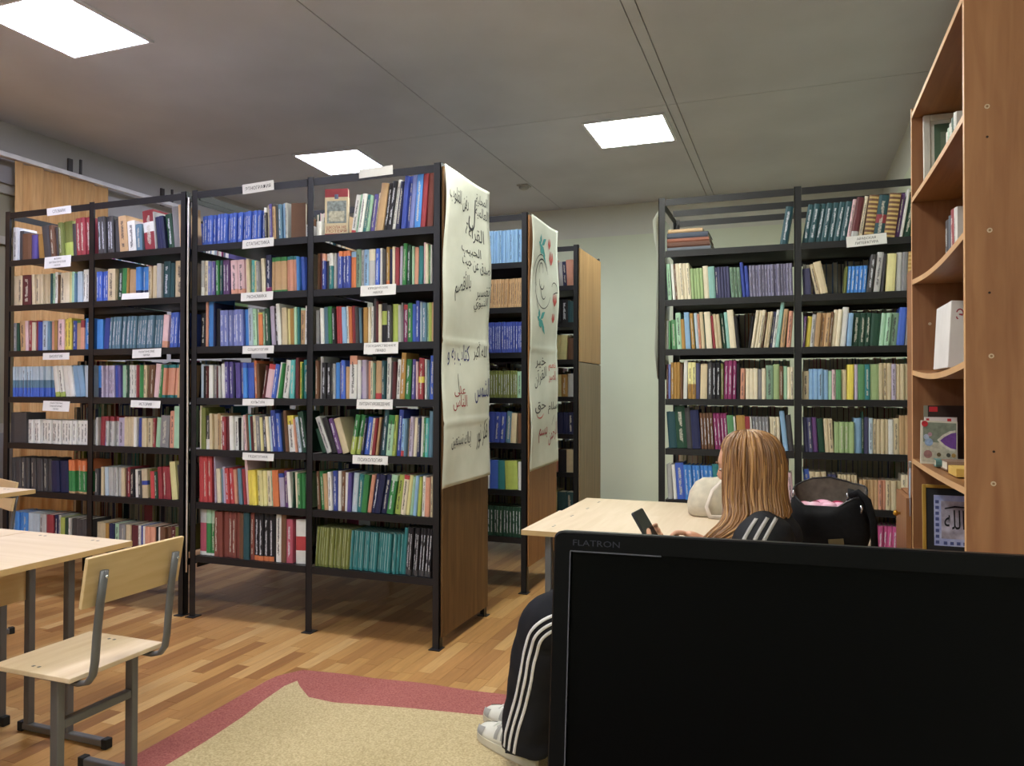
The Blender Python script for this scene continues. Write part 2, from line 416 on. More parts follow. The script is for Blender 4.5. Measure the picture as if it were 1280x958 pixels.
# ------------------------------------------------------------------ racks
ZS = [2.0, 1.727, 1.452, 1.176, 0.900, 0.616, 0.330]     # shelf tops, from the top one down
PANEL_DARK = wood('panel_walnut', '7a5a38', '54391f', (6, 6, 0.5), 0.5, grain=5)
PANEL_WARM = wood('panel_warm', 'a27248', '865a36', (6, 6, 0.5), 0.5, grain=5)
PANEL_PALE = wood('panel_pale', 'b89264', '9f7a50', (6, 6, 0.5), 0.5, grain=4)
PANEL_GREY = wood('panel_grey', '94836c', '7c6c58', (6, 6, 0.5), 0.55, grain=4)
def lpost(x, y, z1, dx, dy):
    """angle-iron post, legs towards dx, dy, with a foot plate"""
    b = MB(); w, t = 0.036, 0.004
    xa, xb = sorted((x-dx*w/2, x-dx*w/2+dx*t)); b.box(x-w/2, x+w/2, y, y+t*dy if dy > 0 else y, 0.004, z1) if dy > 0 else b.box(x-w/2, x+w/2, y-t, y, 0.004, z1)
    ya, yb = sorted((y, y+dy*w)); b.box(xa, xb, ya, yb, 0.004, z1)
    b.box(x-0.028, x+0.028, y-0.022, y+0.04 if dy > 0 else y+0.022, 0.0, 0.004)
    return b
def make_rack(label, xs, y0, depth, H=2.3, ends=(), back=(0, -1), midrail=False, name='bookrack', side_panels=()):
    """xs: post centres from left to right along the front; trays per bay, angle posts, top rails"""
    t = thing(name, label, 'bookrack', (0, 0, 0))
    y1 = y0+depth
    for i, x in enumerate(xs):
        lpost(x, y0, H, 1 if i < len(xs)-1 else -1, 1).build('post', BLACK_STEEL, t)
    for i in back:
        lpost(xs[i], y1, H, 1 if xs[i] < xs[-1] else -1, -1).build('post', BLACK_STEEL, t)
    for a, c in zip(xs[:-1], xs[1:]):
        for z in ZS:
            b = MB(); xa, xb = a+0.019, c-0.019
            b.box(xa, xb, y0+0.006, y1-0.006, z-0.003, z); b.box(xa, xb, y0+0.002, y0+0.006, z-0.034, z+0.001); b.box(xa, xb, y1-0.006, y1-0.002, z-0.034, z+0.001)
            b.build('shelf', BLACK_STEEL, t)
        bx('top_rail', BLACK_STEEL, a+0.019, c-0.019, y0+0.001, y0+0.005, H-0.045, H-0.008, t)
        bx('top_rail', BLACK_STEEL, a+0.019, c-0.019, y1-0.005, y1-0.001, H-0.045, H-0.008, t)
        if midrail: bx('top_rail', BLACK_STEEL, a+0.019, c-0.019, y0+depth/2-0.002, y0+depth/2+0.002, H-0.045, H-0.008, t)
    for x in (xs[0], xs[-1]):
        bx('side_rail', BLACK_STEEL, x-0.003, x+0.003, y0+0.037, y1-0.037, H-0.045, H-0.01, t)
        bx('side_rail', BLACK_STEEL, x-0.003, x+0.003, y0+0.037, y1-0.037, 0.26, 0.296, t)
    for (x, z0, z1, m) in side_panels:
        bx('end_panel', m, x+0.0185, x+0.0285, y0+0.012, y1-0.008, z0, z1, t, 0.002)
    return t
RK = {}
RK['R2'] = ([-3.032, -2.291, -1.580], 3.227)
RK['R1'] = ([-4.467, -3.781, -3.110], 3.227)
RK['R3'] = ([-0.690, 0.022, 0.735], 4.252)
RK['R4'] = ([-3.340, -2.432, -1.523], 4.305)
RK['R5'] = ([-3.313, -2.408, -1.503], 5.385)
make_rack('large black steel bookrack with the long calligraphy banner on its brown end', RK['R2'][0], 3.227, 0.585, back=(-1,), side_panels=((-1.58, 0.055, 2.285, PANEL_DARK),))
make_rack('black steel bookrack nearest the tan curtains, behind the desks', RK['R1'][0], 3.227, 0.585, back=(0,))
make_rack('black steel bookrack beside the green wall, behind the seated person', RK['R3'][0], 4.252, 0.585, midrail=True, back=(0, 1, 2))
make_rack('second black bookrack, with the tulip-painted banner on its end', RK['R4'][0], 4.305, 0.585, back=(-1,), side_panels=((-1.523, 0.16, 2.285, PANEL_WARM),))
make_rack('farthest bookrack, bare two-piece wooden panel on its end', RK['R5'][0], 5.385, 0.66, back=(-1,), side_panels=((-1.503, 1.437, 2.275, PANEL_PALE), (-1.503, 0.06, 1.43, PANEL_GREY)))

# ------------------------------------------------------------------ books
CK = dict(
 bl=('2f5fd0', 'blue'), rb=('2a43a6', 'deep blue'), nv=('242a55', 'navy'), az=('2a86e0', 'azure'), sk=('8cb8e4', 'sky blue'), pb=('bccfe2', 'pale blue'),
 pw=('7884cc', 'periwinkle'), vi=('5a4c9e', 'violet'), pu=('67407e', 'purple'), li=('bfb2d0', 'lilac'), pk=('ecc6cf', 'pink'), hp=('cc4a90', 'hot pink'),
 mg=('942c6c', 'magenta'), rd=('c4343c', 'red'), cr=('9a2c3a', 'crimson'), mr=('642a32', 'maroon'), br=('74503a', 'brown'), tn=('c8a276', 'tan'), bg=('d6c4a2', 'beige'),
 cm=('ece0c6', 'cream'), wh=('ecebea', 'white'), lg=('c2c2c4', 'light grey'), gr=('8b8a90', 'grey'), dg=('4c4a4e', 'charcoal'), bk=('24232a', 'black'), **{'or': ('dd7638', 'orange')},
 yl=('ecd84c', 'yellow'), py=('ebe3a2', 'pale yellow'), ol=('788040', 'olive'), lm=('b4c65c', 'lime'), gn=('34884a', 'green'), dn=('234a3a', 'dark green'),
 mn=('a8d4b6', 'mint'), tl=('2c828a', 'teal'), dt=('2b5560', 'dark teal'), tq=('56c0c2', 'turquoise'), st=('5f86a2', 'steel blue'), go=('b6893e', 'ochre'), sl=('e09c82', 'salmon'),
 sg=('7fa08a', 'sage'), ru=('86443c', 'rust'), lv=('8f8bab', 'lavender grey'), ra=('c0526c', 'raspberry'), pg=('a6c088', 'pale green'), aq=('8ec2bc', 'aqua'), dv=('4c4c74', 'dusky violet'), fg=('5c9868', 'fern green'))
# color,widthxcount,height cm,lean degrees,extras   (extras: t light title, T dark title, B gold bands, l edge line, f cover shown, u/d/m bands)
SPEC = {
('R2', 0, 0): "bl,32x21,15,1,t dg,26,16,-2,u15wh cm,24,17,-2 vi,30,17.5,-2 tn,34,17.5,-2,u8dg dg,22,16.5,-2 st,34,17,-2,t sk,38,17.5,-2 lg,20,17.5,-2 br,160,17,0,f;T _,20 wh,30,6,0",
('R2', 0, 1): "lg,35,18,0,d25wh cm,40,18 pw,40,17.5 lg,28,17.5 vi,34,17,0,t gn,34,17.5,-1,t dt,26,17.5 pu,38x2,17.5,-1,t nv,14,16,-1 pk,75x2,17,-2,d15sl pk,30,16.5,-2 bg,34,17,-2 tq,42,16.5 py,20,16 gr,34,15.5,-2 cm,40,17,-3 nv,60,18.5,-1,t;d15mg tn,36,17,0,u12gn;d6gn tn,62x2,17,-1,u12gn;d6gn sl,36x3,17,-1,u10tl az,30,16.5,-2 bl,34,16.5,-3 _,24 wh,26,18,0",
('R2', 0, 2): "bk,60,17 sl,28,24 az,75,25 nv,18,22 bk,60,19 pw,46x6,18,-1,t az,60,18,-2 pb,50,18.5,-2 mn,40,18,-2 lg,20,18,-2 or,45,16,-2,u5yl mn,20,16.5,-2 dn,50,18,-3 li,46,19,-4 dg,40,18,-4,t wh,40,20,-4 bg,55,18,-2 py,30,17.5,-2 go,50,17.5,-2 mn,30,18,-1 tl,22,18,-1 tn,50,17.5,0,u6mn wh,42,18.5,1",
('R2', 0, 3): "pb,46,17 bk,24,16 mr,20,16 cm,25,16.5 wh,46,16.5 gr,34,16.5,-1 mr,14,16 lg,26,16,-1 wh,40,17,-2 vi,42x2,18,-2,t nv,26,17 vi,30x3,17.5,-2 az,40,17.5,-1,u15bl bl,70,17.5,-1,u15rb or,34,18.5,-3 br,30,17,-2 _,24 mr,26,16,8 pk,75,16.5,9,u15rd bl,44,16.5,9,t wh,26,17.5,9 gn,22,17,9 wh,62,18.5,7,T tq,50,18.5,2 mr,34,19.5 yl,30,17.5 gn,14,17 tl,60,18.5",
('R2', 0, 4): "cm,28,22 ol,50,21 dg,46,17,0,d30wh bg,34,18,-1 bg,60,17.5,-1 tn,36,18,-1 cm,30,17,-1 cr,44,16.5,-1,t mr,36,16.5,-1 wh,46,17,-2 wh,50,16.5,-2,T bk,14,16,-2 wh,24,16.5 pk,28,17.5,-4 br,30,18,-4 tq,32,17.5,-4 mr,26,17,-4 cm,32,17.5,-4 gr,50,17,-4 py,32,16.5,-4 dg,44,18,-4,t cm,34,17,-5 pb,24,17,-5 rb,52,20,-5,t bl,46,18.5,-5 bk,30,19,-4 br,34,20,-5 wh,70,17.5,-5,u25yl;T sl,26,16,-6 pb,36,17,-8 dn,60,19.5,-10,t",
('R2', 0, 5): "rd,50x3,24,-1 pu,26,24,-2 li,14,23,-2 cm,46,17,-3 st,30,17,-3 li,36,18,-3 rd,44x2,17.5,-4,t sl,36,17,-4 st,34x2,17.5,-4 cr,34,17.5,-5 pk,30,22,-5 yl,46x2,17,-4 py,36x3,17,-3 cm,46,17,-3 mn,20,17,-3 or,66,17.5,-3 li,56,16,-4,u12rb pu,40,17.5,-3 wh,34,17,-4 dn,14,17 cm,34,17,-3 gn,40x2,16.5,-2 mn,20,16.5,-1",
('R2', 0, 6): "ra,70,23,0,u30lg;d8wh gn,50x2,23,0,u30mn;d5wh ru,46x6,22.5 br,40,22.5 dt,60,23 ru,40,23 bk,50x4,23,0,t;d10or bk,20,22 wh,54,25,0,T br,50,25 ra,60,21,0,t wh,160,21,0,f;m30-62rd",
('R2', 1, 0): "wh,55,7 bg,260,22,0,f;u18cr;d4cr _,50 wh,50,18,9,d8rd mn,30,18,9 wh,44,18,9 tl,40,17.5,9 mn,22,17,9 vi,44,17.5,8 cm,22,18,8 tn,70,22,8 bk,44,22,8,t bk,50,22.5,8,t wh,30,23,8 nv,40,22,7 rb,40x2,24,5 pw,44,24,5 az,60,24.3,4 cr,44,24.3,4 ru,60,24.5,3",
('R2', 1, 1): "br,34,17.5 mr,46,17.5 rb,44,17,0,u20sl;t dg,46,17,0,u20wh tl,50,17,0,u35wh lg,36,17 pw,46,17 rb,48x3,17.5,0,u14or;t or,64,17,0,u15sk sg,64,18,0,T lg,44,17.5 sk,60,17.5 lg,80,17.5,0,u30cm bl,50,17.5,1,t wh,30,17.5 dg,40,17 go,40,18,0,d15or nv,34,17 cm,34,18 cr,46,17.5 li,36,18,1 gn,44,19,2 dn,44,18,1,t mn,30,17.5 sl,44,17,1 tl,50,17.5,1 pk,30,19 cm,34,18 gn,24,17.5 wh,20,17.5 nv,34,18",
('R2', 1, 2): "gr,40,16 wh,50,17,-2 st,70,17.5,-2 gn,60,17.5,-2 bk,44,16.5,-2,t rd,50,17.5,-2 rd,36,17.5,-2 sk,56,17,-2 wh,26,17.5,-2 or,44,17,-2 cr,44,17.5,-2 dg,44,17,-2 st,36,16.5,-2 bk,20,16,-2 go,60,16.5,-1 cm,34,16.5 wh,30,17 dg,46,20.5 mr,34,19 cm,40,17.5 bk,70,18,0,m45-80lm dg,56,17,0,t lm,70,17.5 lg,40,17 gr,28,18 mg,64,17,0,u12rd;t gn,60,17.5 bl,50,17 rb,44,18.5,0,t pb,24,18 st,54,17.5,0,t mn,28,17.5 lm,44,17.5 tn,34,17.5",
('R2', 1, 3): "br,46,18 lg,46,20 bk,60,17,0,t bk,64,17,0,t dg,16,17 lg,34,16.5 az,60,17 mr,36,17 bl,56,18 tn,50,15 wh,100,20,1,T;u20sl wh,50,18 vi,24,15 li,56,18 sl,36,17.5 cm,36,17.5 sg,34,16.5 tn,80,17.5,1,d15rd dt,44,17.5 wh,56,19,1 dg,34,17,2 mr,36,17,2 wh,56,18,3,T go,60,21,3,t gn,64,18,3,t vi,46,18,2,t pk,30,17 cr,64,18.5,2,m40-55yl wh,24,18 st,30,17.5 bl,60,19.5,1",
('R2', 1, 4): "dn,60,12,-20 lg,70,18,-22 bk,70,17.5,-20 pu,60,17,-18,t bg,90,17,-18 _,30 gn,60x2,18.5,9,t;d45lm nv,36,17,8 bl,70,17.5,8,t cm,44,17,7 cr,40,17,7 tn,32,17.5,7 bk,40,16.5,6 dt,60,21,6,t mn,80,18.5,5,u22gn lm,40,18.5,5 rb,60,21,4,t sk,40,17,3,d15rd st,30,17,3 tn,36,17,3 li,44,18,3 cm,44,17.5,3 nv,40,17.5,2 wh,44,18,2 gn,30,17.5,2 tq,44,17.5,2 st,56,20.5,2",
('R2', 1, 5): "br,44,18,-3 gn,60,18,-4 tn,60,17,-4 wh,50,18,-2 rb,60,18.5,-1,t wh,44,18.5 br,50,18.5,1 wh,44,18,1 vi,50,18,2 pb,70,18,4,t tl,64,17.5,5 gn,70,17.5,6 sl,50,17.5,8 nv,60,18,9,t nv,70x2,18,10 gn,80,18,9,u15mn;t lm,70,18,8,T cm,64,18,7,T;u10rd py,46,18,7 mn,40,17.5,6 sk,44,18,5 lm,40,17.5,4 wh,44,18,2 sl,60,17.5,2 bg,40,18,1",
('R2', 1, 6): "ol,28x13,18.5,4,l tl,28x19,18,4,l tl,34,21,4 bk,32x8,21.5,4,t;d12dg",
('R1', 0, 0): "lg,50,19 dg,44,17 br,90,15 vi,50,14 go,70,14,-5 dg,70,18,-8 br,44,18,-7 dg,34,17,-6 ol,40,19,-4 ol,80,19.5,-4,d40lm dg,40,18,-4 cr,50x3,20.5,-3",
('R1', 0, 1): "bg,55x2,17 mr,100,17 bg,30,17,-2 bg,40x4,17 dt,14,17 mn,36,17 wh,30,17.5 br,10,16 cm,55x2,17 py,30,17 mn,34,17 st,14,16 pb,50,17 wh,30x2,18 bg,44,19",
('R1', 0, 2): "gr,40,16 dn,26,16 tn,60,17,-3 pk,34,17,-2 cr,36,17 cm,40,16 cr,40,17 rb,44,16 pb,60,16.5 st,24,16 sl,34,16 go,34,16.5 br,18,16 pk,66,17 yl,36,17 yl,40,17.5 rb,40,16,0,t tn,60,16,0,u8gn sl,40,16,0,u25cr az,70,17,0,t",
('R1', 0, 3): "pb,22x18,17,-1,d55st;d30bl wh,40x2,17,-8,d15lm wh,45x2,17,-9 sk,50x2,17,-9 pb,50,17,-4",
('R1', 0, 4): "dg,110,17 wh,24x18,13,0,T",
('R1', 0, 5): "dg,28x11,18,-1 nv,60x2,17,-3 gn,20x8,18,-2,u32or;d6tn",
('R1', 0, 6): "az,36x4,14 pb,35x3,14 lg,30x2,14 cr,60,14 nv,30,14 lg,20,14 lm,40,13 dn,40,13 wh,14,13 dg,50x3,13",
('R1', 1, 0): "dg,40x4,20,-3,t dg,60,18,-4 tn,80,19,-5 wh,80,16,-5,T st,60,14,-4 cr,110,21,-6,m45-70wh lg,20,20,-6 nv,47x2,17,-7 dn,60,18,-8,t gr,60,21.5,-6 tn,30,22,-4",
('R1', 1, 1): "bl,27x4,16,0,t bg,70,17 dn,50,17,2,t gn,40,17,2 go,20,17,2 tn,60,16,1 az,28x4,17,0,d28nv bg,30x3,17 lg,40,18 dt,60,19,1,t dt,34,18,1 bg,80,19",
('R1', 1, 2): "az,60,16 rb,50,16.5,4 st,24x21,17,4,t dt,14,17,4 pk,50,17,4,d20sl bl,30x4,18,3,t",
('R1', 1, 3): "az,70,17,-1,d30nv li,24x7,17,-1,T rb,40,17,-2 vi,30,17,-2 mn,50,17,-1 dn,30,17 wh,30x3,17,0,T cr,26,17 pk,14,17 gn,40,17 bg,40,17 br,44x2,17,4 pk,60,17.5,5 gn,36,17,6 sl,34x5,17,4,u10tl;d8tl tn,36,17,4",
('R1', 1, 4): "lg,24,15 cr,30x2,15.5,2 rb,20,15,2 lg,30x4,15.5,0,u15cr li,60,15 bg,40x3,15.5 wh,30,15.5 rb,36,15,2 bg,50x2,15 cr,24,15 mn,50,15.5,4 gr,90,16.5,3 sl,50,19,1 mn,70,21.5,1",
('R1', 1, 5): "dg,40,14 st,26,15 bg,30,15 pb,40,15,-2 lg,28x5,15,-2 bg,40,15 mr,26,15 cr,30,15.5 bk,50,14.5 wh,46,14.5,-2 dg,40,14,-2 bg,60,15,-3,m45-60rb ol,26,15,-3 rd,46,14,-3 dn,34,14,-3 cr,44x3,16.5,-3 py,60,19.5,-6 dg,30,18,-7",
('R1', 1, 6): "bg,30x3,12 go,30,12 nv,40,12 mn,40,12 gr,30x2,12 bg,40,12 mr,60,12 wh,20,12 rb,24,12 wh,20,12 sl,40x2,12 bk,20,12 wh,24,12 br,40x2,12.5 mr,40,13 ol,40,13",
('R3', 0, 0): "_,960 dt,60,19,9,t",
('R3', 0, 1): "mn,40,19,-3 wh,30,19,-4 br,20,19,-4 cm,36x4,19,-4 pg,32x4,16,-3 cm,54,17,-3 aq,66,16.5,-3 dv,30x5,16,-3 sg,34x3,15.5,-4,T rb,34,18,-5 rb,34,16,-4 lv,30x14,16,-2,T",
('R3', 0, 2): "lg,26,15 fg,24,15 fg,56,15.5,-2 mn,60,19,-3 go,44,15.5,-3 sk,60,19,-3 go,40,18.5,-4 dn,14,18,-4 pb,36,18.5,-4 sl,24,18,-4 bg,44,19,-4 dn,12,18,-4 cm,70,19,-4 cr,30,17,-5 bg,36x2,17.5,-5 dn,40,18,-6 aq,40,18.5,-5 cm,70,19.5,-5 bk,40,16,-5 _,90 bk,30,16,6 cm,36x3,19,8 br,20,18,8 bg,30x2,18,7 dv,34,18,7 wh,36,19,7 aq,40,23.5,7 tn,50,19,6 sl,50,18,4",
('R3', 0, 3): "mr,20,18 pw,26,18 go,34x3,19 br,26,18 wh,40,20,1 py,40x2,19,0,d40go dv,40,18.5 bg,70,18,1 dg,44,19,0,t bk,44x2,18.5,0,t ol,30,18 mg,40x3,19.5,1,t bk,30,18 sl,44,15.5,1 cm,40x3,15.5 gr,40,15 cm,40,15.5 sg,70,17 pg,60,17.5 br,34,16.5 mn,40,16.5 cm,30x2,16",
('R3', 0, 4): "dt,90,19,-4 dn,110,22,-4 dg,60,21,-4 nv,90,20,-4 br,34x4,18.5,-3,t mg,36x4,18.5,-4,t fg,70,17.5,-4 wh,20,17,-4 go,90,17.5,-3 cr,50,17,-3 wh,20,17,-3 gr,34x5,17,-3,t cm,34x3,17,-2,d25br sk,50,20,-6 dg,50,18,-5",
('R3', 0, 5): "lg,40,18,-3 wh,30,18,-4 bl,70,19,-4 az,34x7,18,-4,t tl,50,19,-5 aq,40,18,-5 rb,30,18,-5 cr,40,18,-5 dg,60,17,-5 bg,40x6,17,-3 mn,60,17,-4 sg,50,17,-4 pk,40,16,-4",
('R3', 0, 6): "dt,44x20,18,2",
('R3', 1, 0): "dt,52x7,19,9,t pk,30,20,9 mr,60,20.5,9,d20lg cm,34,21,9 br,80,21,8,B dt,80,20.5,8,m35-55cr br,90,21,8,B pu,34,21,8 wh,24,23,9 dn,60,19.5,9 py,70x3,21,8",
('R3', 1, 1): "dv,60,13,-3 bg,34,15,-12 bg,60,16,-12 _,120 ol,20,13,4 az,30x5,13,4,t dg,44,18,7,t lg,50,19,6 dg,20,18,5 py,70,18,3 lg,44,18.5,2 gr,40,18.5,2 go,60,18.5,2,B bg,60,19,2 sl,60,16.5,3,u10rb nv,24,17,3 pb,60,16",
('R3', 1, 2): "pu,20,15,4 yl,40,15,5 lg,36,16,5 tn,40x3,16.5,5 br,20,17,5 cm,36x2,18,5 wh,50,19,5 sk,40,16,4 dn,60,16,4 dn,45x2,16,4 dn,70,15.5,4 mn,40x2,15.5,5 sg,60,15.5,5 bl,60,18,5 gr,30x3,13.5,4 ol,30,13.5,4 pu,36x5,13.5,3,t",
('R3', 1, 3): "bg,50,14 sk,36x3,15 sk,40,14.5 mn,30,14 pk,30,14.5 fg,40,14.5 bg,40,14.5 yl,50,17,1 li,26,17 fg,50,17 tl,40,17 pg,66,17 bg,30x3,17.5 li,34,17 bg,30x3,17 nv,70,18,-1,t br,24x2,17,-1 cm,36x4,17.5,-1",
('R3', 1, 4): "dv,36x2,17,-3 pu,40,17,-3 dn,50,16.5,-4 bg,36x2,16.5,-3 pg,40x4,15 sk,60,17 dn,16,20 dv,40,17.5 pb,34,17 bg,30x4,16.5 wh,40,16.5 bg,44,17 tn,46x3,18.5 cr,20,17 wh,24,17 or,60,17 py,40,16.5 mr,40x2,16.5",
('R3', 1, 5): "bl,50,18,-7 bg,46x3,17,-7 dv,34x2,16,-5 bg,26x6,16,-3 tn,30x5,14 sl,30x2,14 bg,40x3,14 cm,36x4,17 pg,30x2,17 dn,40,15 lg,50x2,15",
('R3', 1, 6): "hp,24x30,19,2,t",
('R4', 1, 0): "pb,40x10,19 sk,15x38,19",
('R4', 1, 1): "bg,30x10,18 tn,15x38,16.5,2,T",
('R4', 1, 2): "br,30x10,17 rb,15x38,17.5,0,t",
('R4', 1, 3): "dn,30x10,16 ol,16x34,15.5,0,t mn,30,15",
('R4', 1, 4): "br,30x12,17 rb,30x2,17,3 nv,40,17,4 mr,30,17,4 cm,24,17,4 rb,30x4,17.5,4 st,30,18,3 bg,30,17,3 br,24,17",
('R4', 1, 5): "wh,30x14,17 lg,50,17 mn,60,16.5 wh,40,17 bl,50,16.5 tl,40,16.5 lm,70,16.5,-2 wh,20,16",
('R4', 1, 6): "dn,20x42,17,0,t",
('R5', 1, 0): "br,44x14,17,-3 tn,40x2,17.5,-3 br,40,18,-3 lg,30,17,-3 nv,30,17,-3 sl,50,18,-3",
('R5', 1, 1): "nv,40x14,16 vi,40x2,15.5 bk,50x2,16,0,t dt,40,15",
('R5', 1, 2): "tn,40x14,16 tn,50,15,2 py,50x2,17,3 br,40,15,2",
('R5', 1, 3): "lm,40x14,16 ol,40,16 py,60,15.5 go,40,15.5 lg,40,16",
('R5', 1, 4): "nv,40x20,15",
('R5', 1, 5): "bk,44x14,16 sl,60,16 bk,60,15.5 bg,50,16",
('R5', 1, 6): "bg,44x14,14 py,50x2,14 dt,60x2,13",
}
RACKWORD = {'R1': 'the curtain-side rack', 'R2': 'the long-bannered rack', 'R3': 'the green-wall rack', 'R4': 'the tulip-bannered rack', 'R5': 'the farthest rack'}
SHELFWORD = ['top', 'second', 'third', 'fourth', 'fifth', 'sixth', 'bottom']
_n1 = 'zero one two three four five six seven eight nine ten eleven twelve thirteen fourteen fifteen sixteen seventeen eighteen nineteen'.split()
_o1 = 'zeroth first second third fourth fifth sixth seventh eighth ninth tenth eleventh twelfth thirteenth fourteenth fifteenth sixteenth seventeenth eighteenth nineteenth'.split()
_t = ['', '', 'twenty', 'thirty', 'forty', 'fifty']; _to = ['', '', 'twentieth', 'thirtieth', 'fortieth', 'fiftieth']
def cardinal(n): return _n1[n] if n < 20 else _t[n//10]+('-'+_n1[n % 10] if n % 10 else '')
def ordinal(n): return _o1[n] if n < 20 else (_t[n//10]+'-'+_o1[n % 10] if n % 10 else _to[n//10])

def book_material():
    m, nt, b = newmat('book')
    L = nt.links.new
    col = nd(nt, 'ShaderNodeAttribute', attribute_name='Col'); ink = nd(nt, 'ShaderNodeAttribute', attribute_name='Ink')
    uv = nd(nt, 'ShaderNodeUVMap', uv_map='UVMap'); sp = nd(nt, 'ShaderNodeSeparateXYZ'); L(uv.outputs[0], sp.inputs[0])
    def M(op, a, b_=None, c=None):
        n = nd(nt, 'ShaderNodeMath', operation=op)
        for i, v in enumerate((a, b_, c)):
            if v is None: continue
            if isinstance(v, (int, float)): n.inputs[i].default_value = v
            else: L(v, n.inputs[i])
        return n.outputs[0]
    u, vv = sp.outputs[0], sp.outputs[1]
    v = M('FRACT', vv)
    def noise(scale, off):
        n = nd(nt, 'ShaderNodeTexNoise', noise_dimensions='2D'); n.inputs['Scale'].default_value = 1.0; n.inputs['Detail'].default_value = 1
        cx = nd(nt, 'ShaderNodeCombineXYZ'); L(M('MULTIPLY', vv, scale), cx.inputs[0]); L(M('ADD', M('MULTIPLY', u, 2.0), off), cx.inputs[1]); L(cx.outputs[0], n.inputs['Vector'])
        return n.outputs['Fac']
    inside = M('MULTIPLY', M('GREATER_THAN', v, 0.12), M('LESS_THAN', v, 0.86))
    du = M('ABSOLUTE', M('SUBTRACT', u, 0.5))
    title = M('MULTIPLY', M('MULTIPLY', M('LESS_THAN', du, 0.18), inside), M('MULTIPLY', M('GREATER_THAN', noise(105, 0), 0.43), M('GREATER_THAN', noise(5, 3), 0.40)))
    bands = M('MULTIPLY', M('GREATER_THAN', M('SINE', M('MULTIPLY', v, 62.0)), 0.1), M('LESS_THAN', du, 0.47))
    line = M('MULTIPLY', M('LESS_THAN', M('ABSOLUTE', M('SUBTRACT', u, 0.2)), 0.16), M('MULTIPLY', M('GREATER_THAN', v, 0.06), M('GREATER_THAN', noise(2.5, 7), 0.38)))
    al = ink.outputs['Alpha']
    isT = M('COMPARE', al, 0.25, 0.05); isB = M('COMPARE', al, 0.5, 0.05); isL = M('COMPARE', al, 0.75, 0.05)
    mask = M('ADD', M('ADD', M('MULTIPLY', isT, title), M('MULTIPLY', isB, bands)), M('MULTIPLY', isL, line))
    mx = nd(nt, 'ShaderNodeMix', data_type='RGBA'); L(M('MULTIPLY', mask, 0.88), mx.inputs[0]); L(col.outputs['Color'], mx.inputs[6]); L(ink.outputs['Color'], mx.inputs[7])
    tc = nd(nt, 'ShaderNodeTexCoord'); no = nd(nt, 'ShaderNodeTexNoise'); no.inputs['Scale'].default_value = 35; no.inputs['Detail'].default_value = 3; L(tc.outputs['Object'], no.inputs['Vector'])
    rp = nd(nt, 'ShaderNodeMapRange'); rp.inputs[3].default_value = 0.86; rp.inputs[4].default_value = 1.08; L(no.outputs['Fac'], rp.inputs[0])
    hs = nd(nt, 'ShaderNodeHueSaturation'); hs.inputs['Saturation'].default_value = 0.92; L(rp.outputs[0], hs.inputs['Value']); L(mx.outputs[2], hs.inputs['Color'])
    L(hs.outputs[0], b.inputs['Base Color']); b.inputs['Roughness'].default_value = 0.5; b.inputs['Specular IOR Level'].default_value = 0.35
    return m
BOOKM = book_material()
class BookMesh:
    def __init__(s): s.v = []; s.f = []; s.c = []; s.k = []; s.uv = []
    def build(s, name):
        me = bpy.data.meshes.new(name); me.from_pydata(s.v, [], s.f); me.materials.append(BOOKM)
        ca = me.attributes.new('Col', 'FLOAT_COLOR', 'CORNER'); ia = me.attributes.new('Ink', 'FLOAT_COLOR', 'CORNER'); ul = me.uv_layers.new(name='UVMap')
        cc = []; ii = []; uu = []
        for f, c, k, q in zip(s.f, s.c, s.k, s.uv):
            for j in range(len(f)):
                cc.extend(c); ii.extend(k); uu.extend(q[j] if q else (0.0, 0.0))
        ca.data.foreach_set('color', cc); ia.data.foreach_set('color', ii); ul.data.foreach_set('uv', uu)
        me.update()
        o = bpy.data.objects.new(name, me); COL.objects.link(o)
        return o
PAGE = lin('ddd5c0')
NOINK = (0, 0, 0, 0)
seedn = [0]
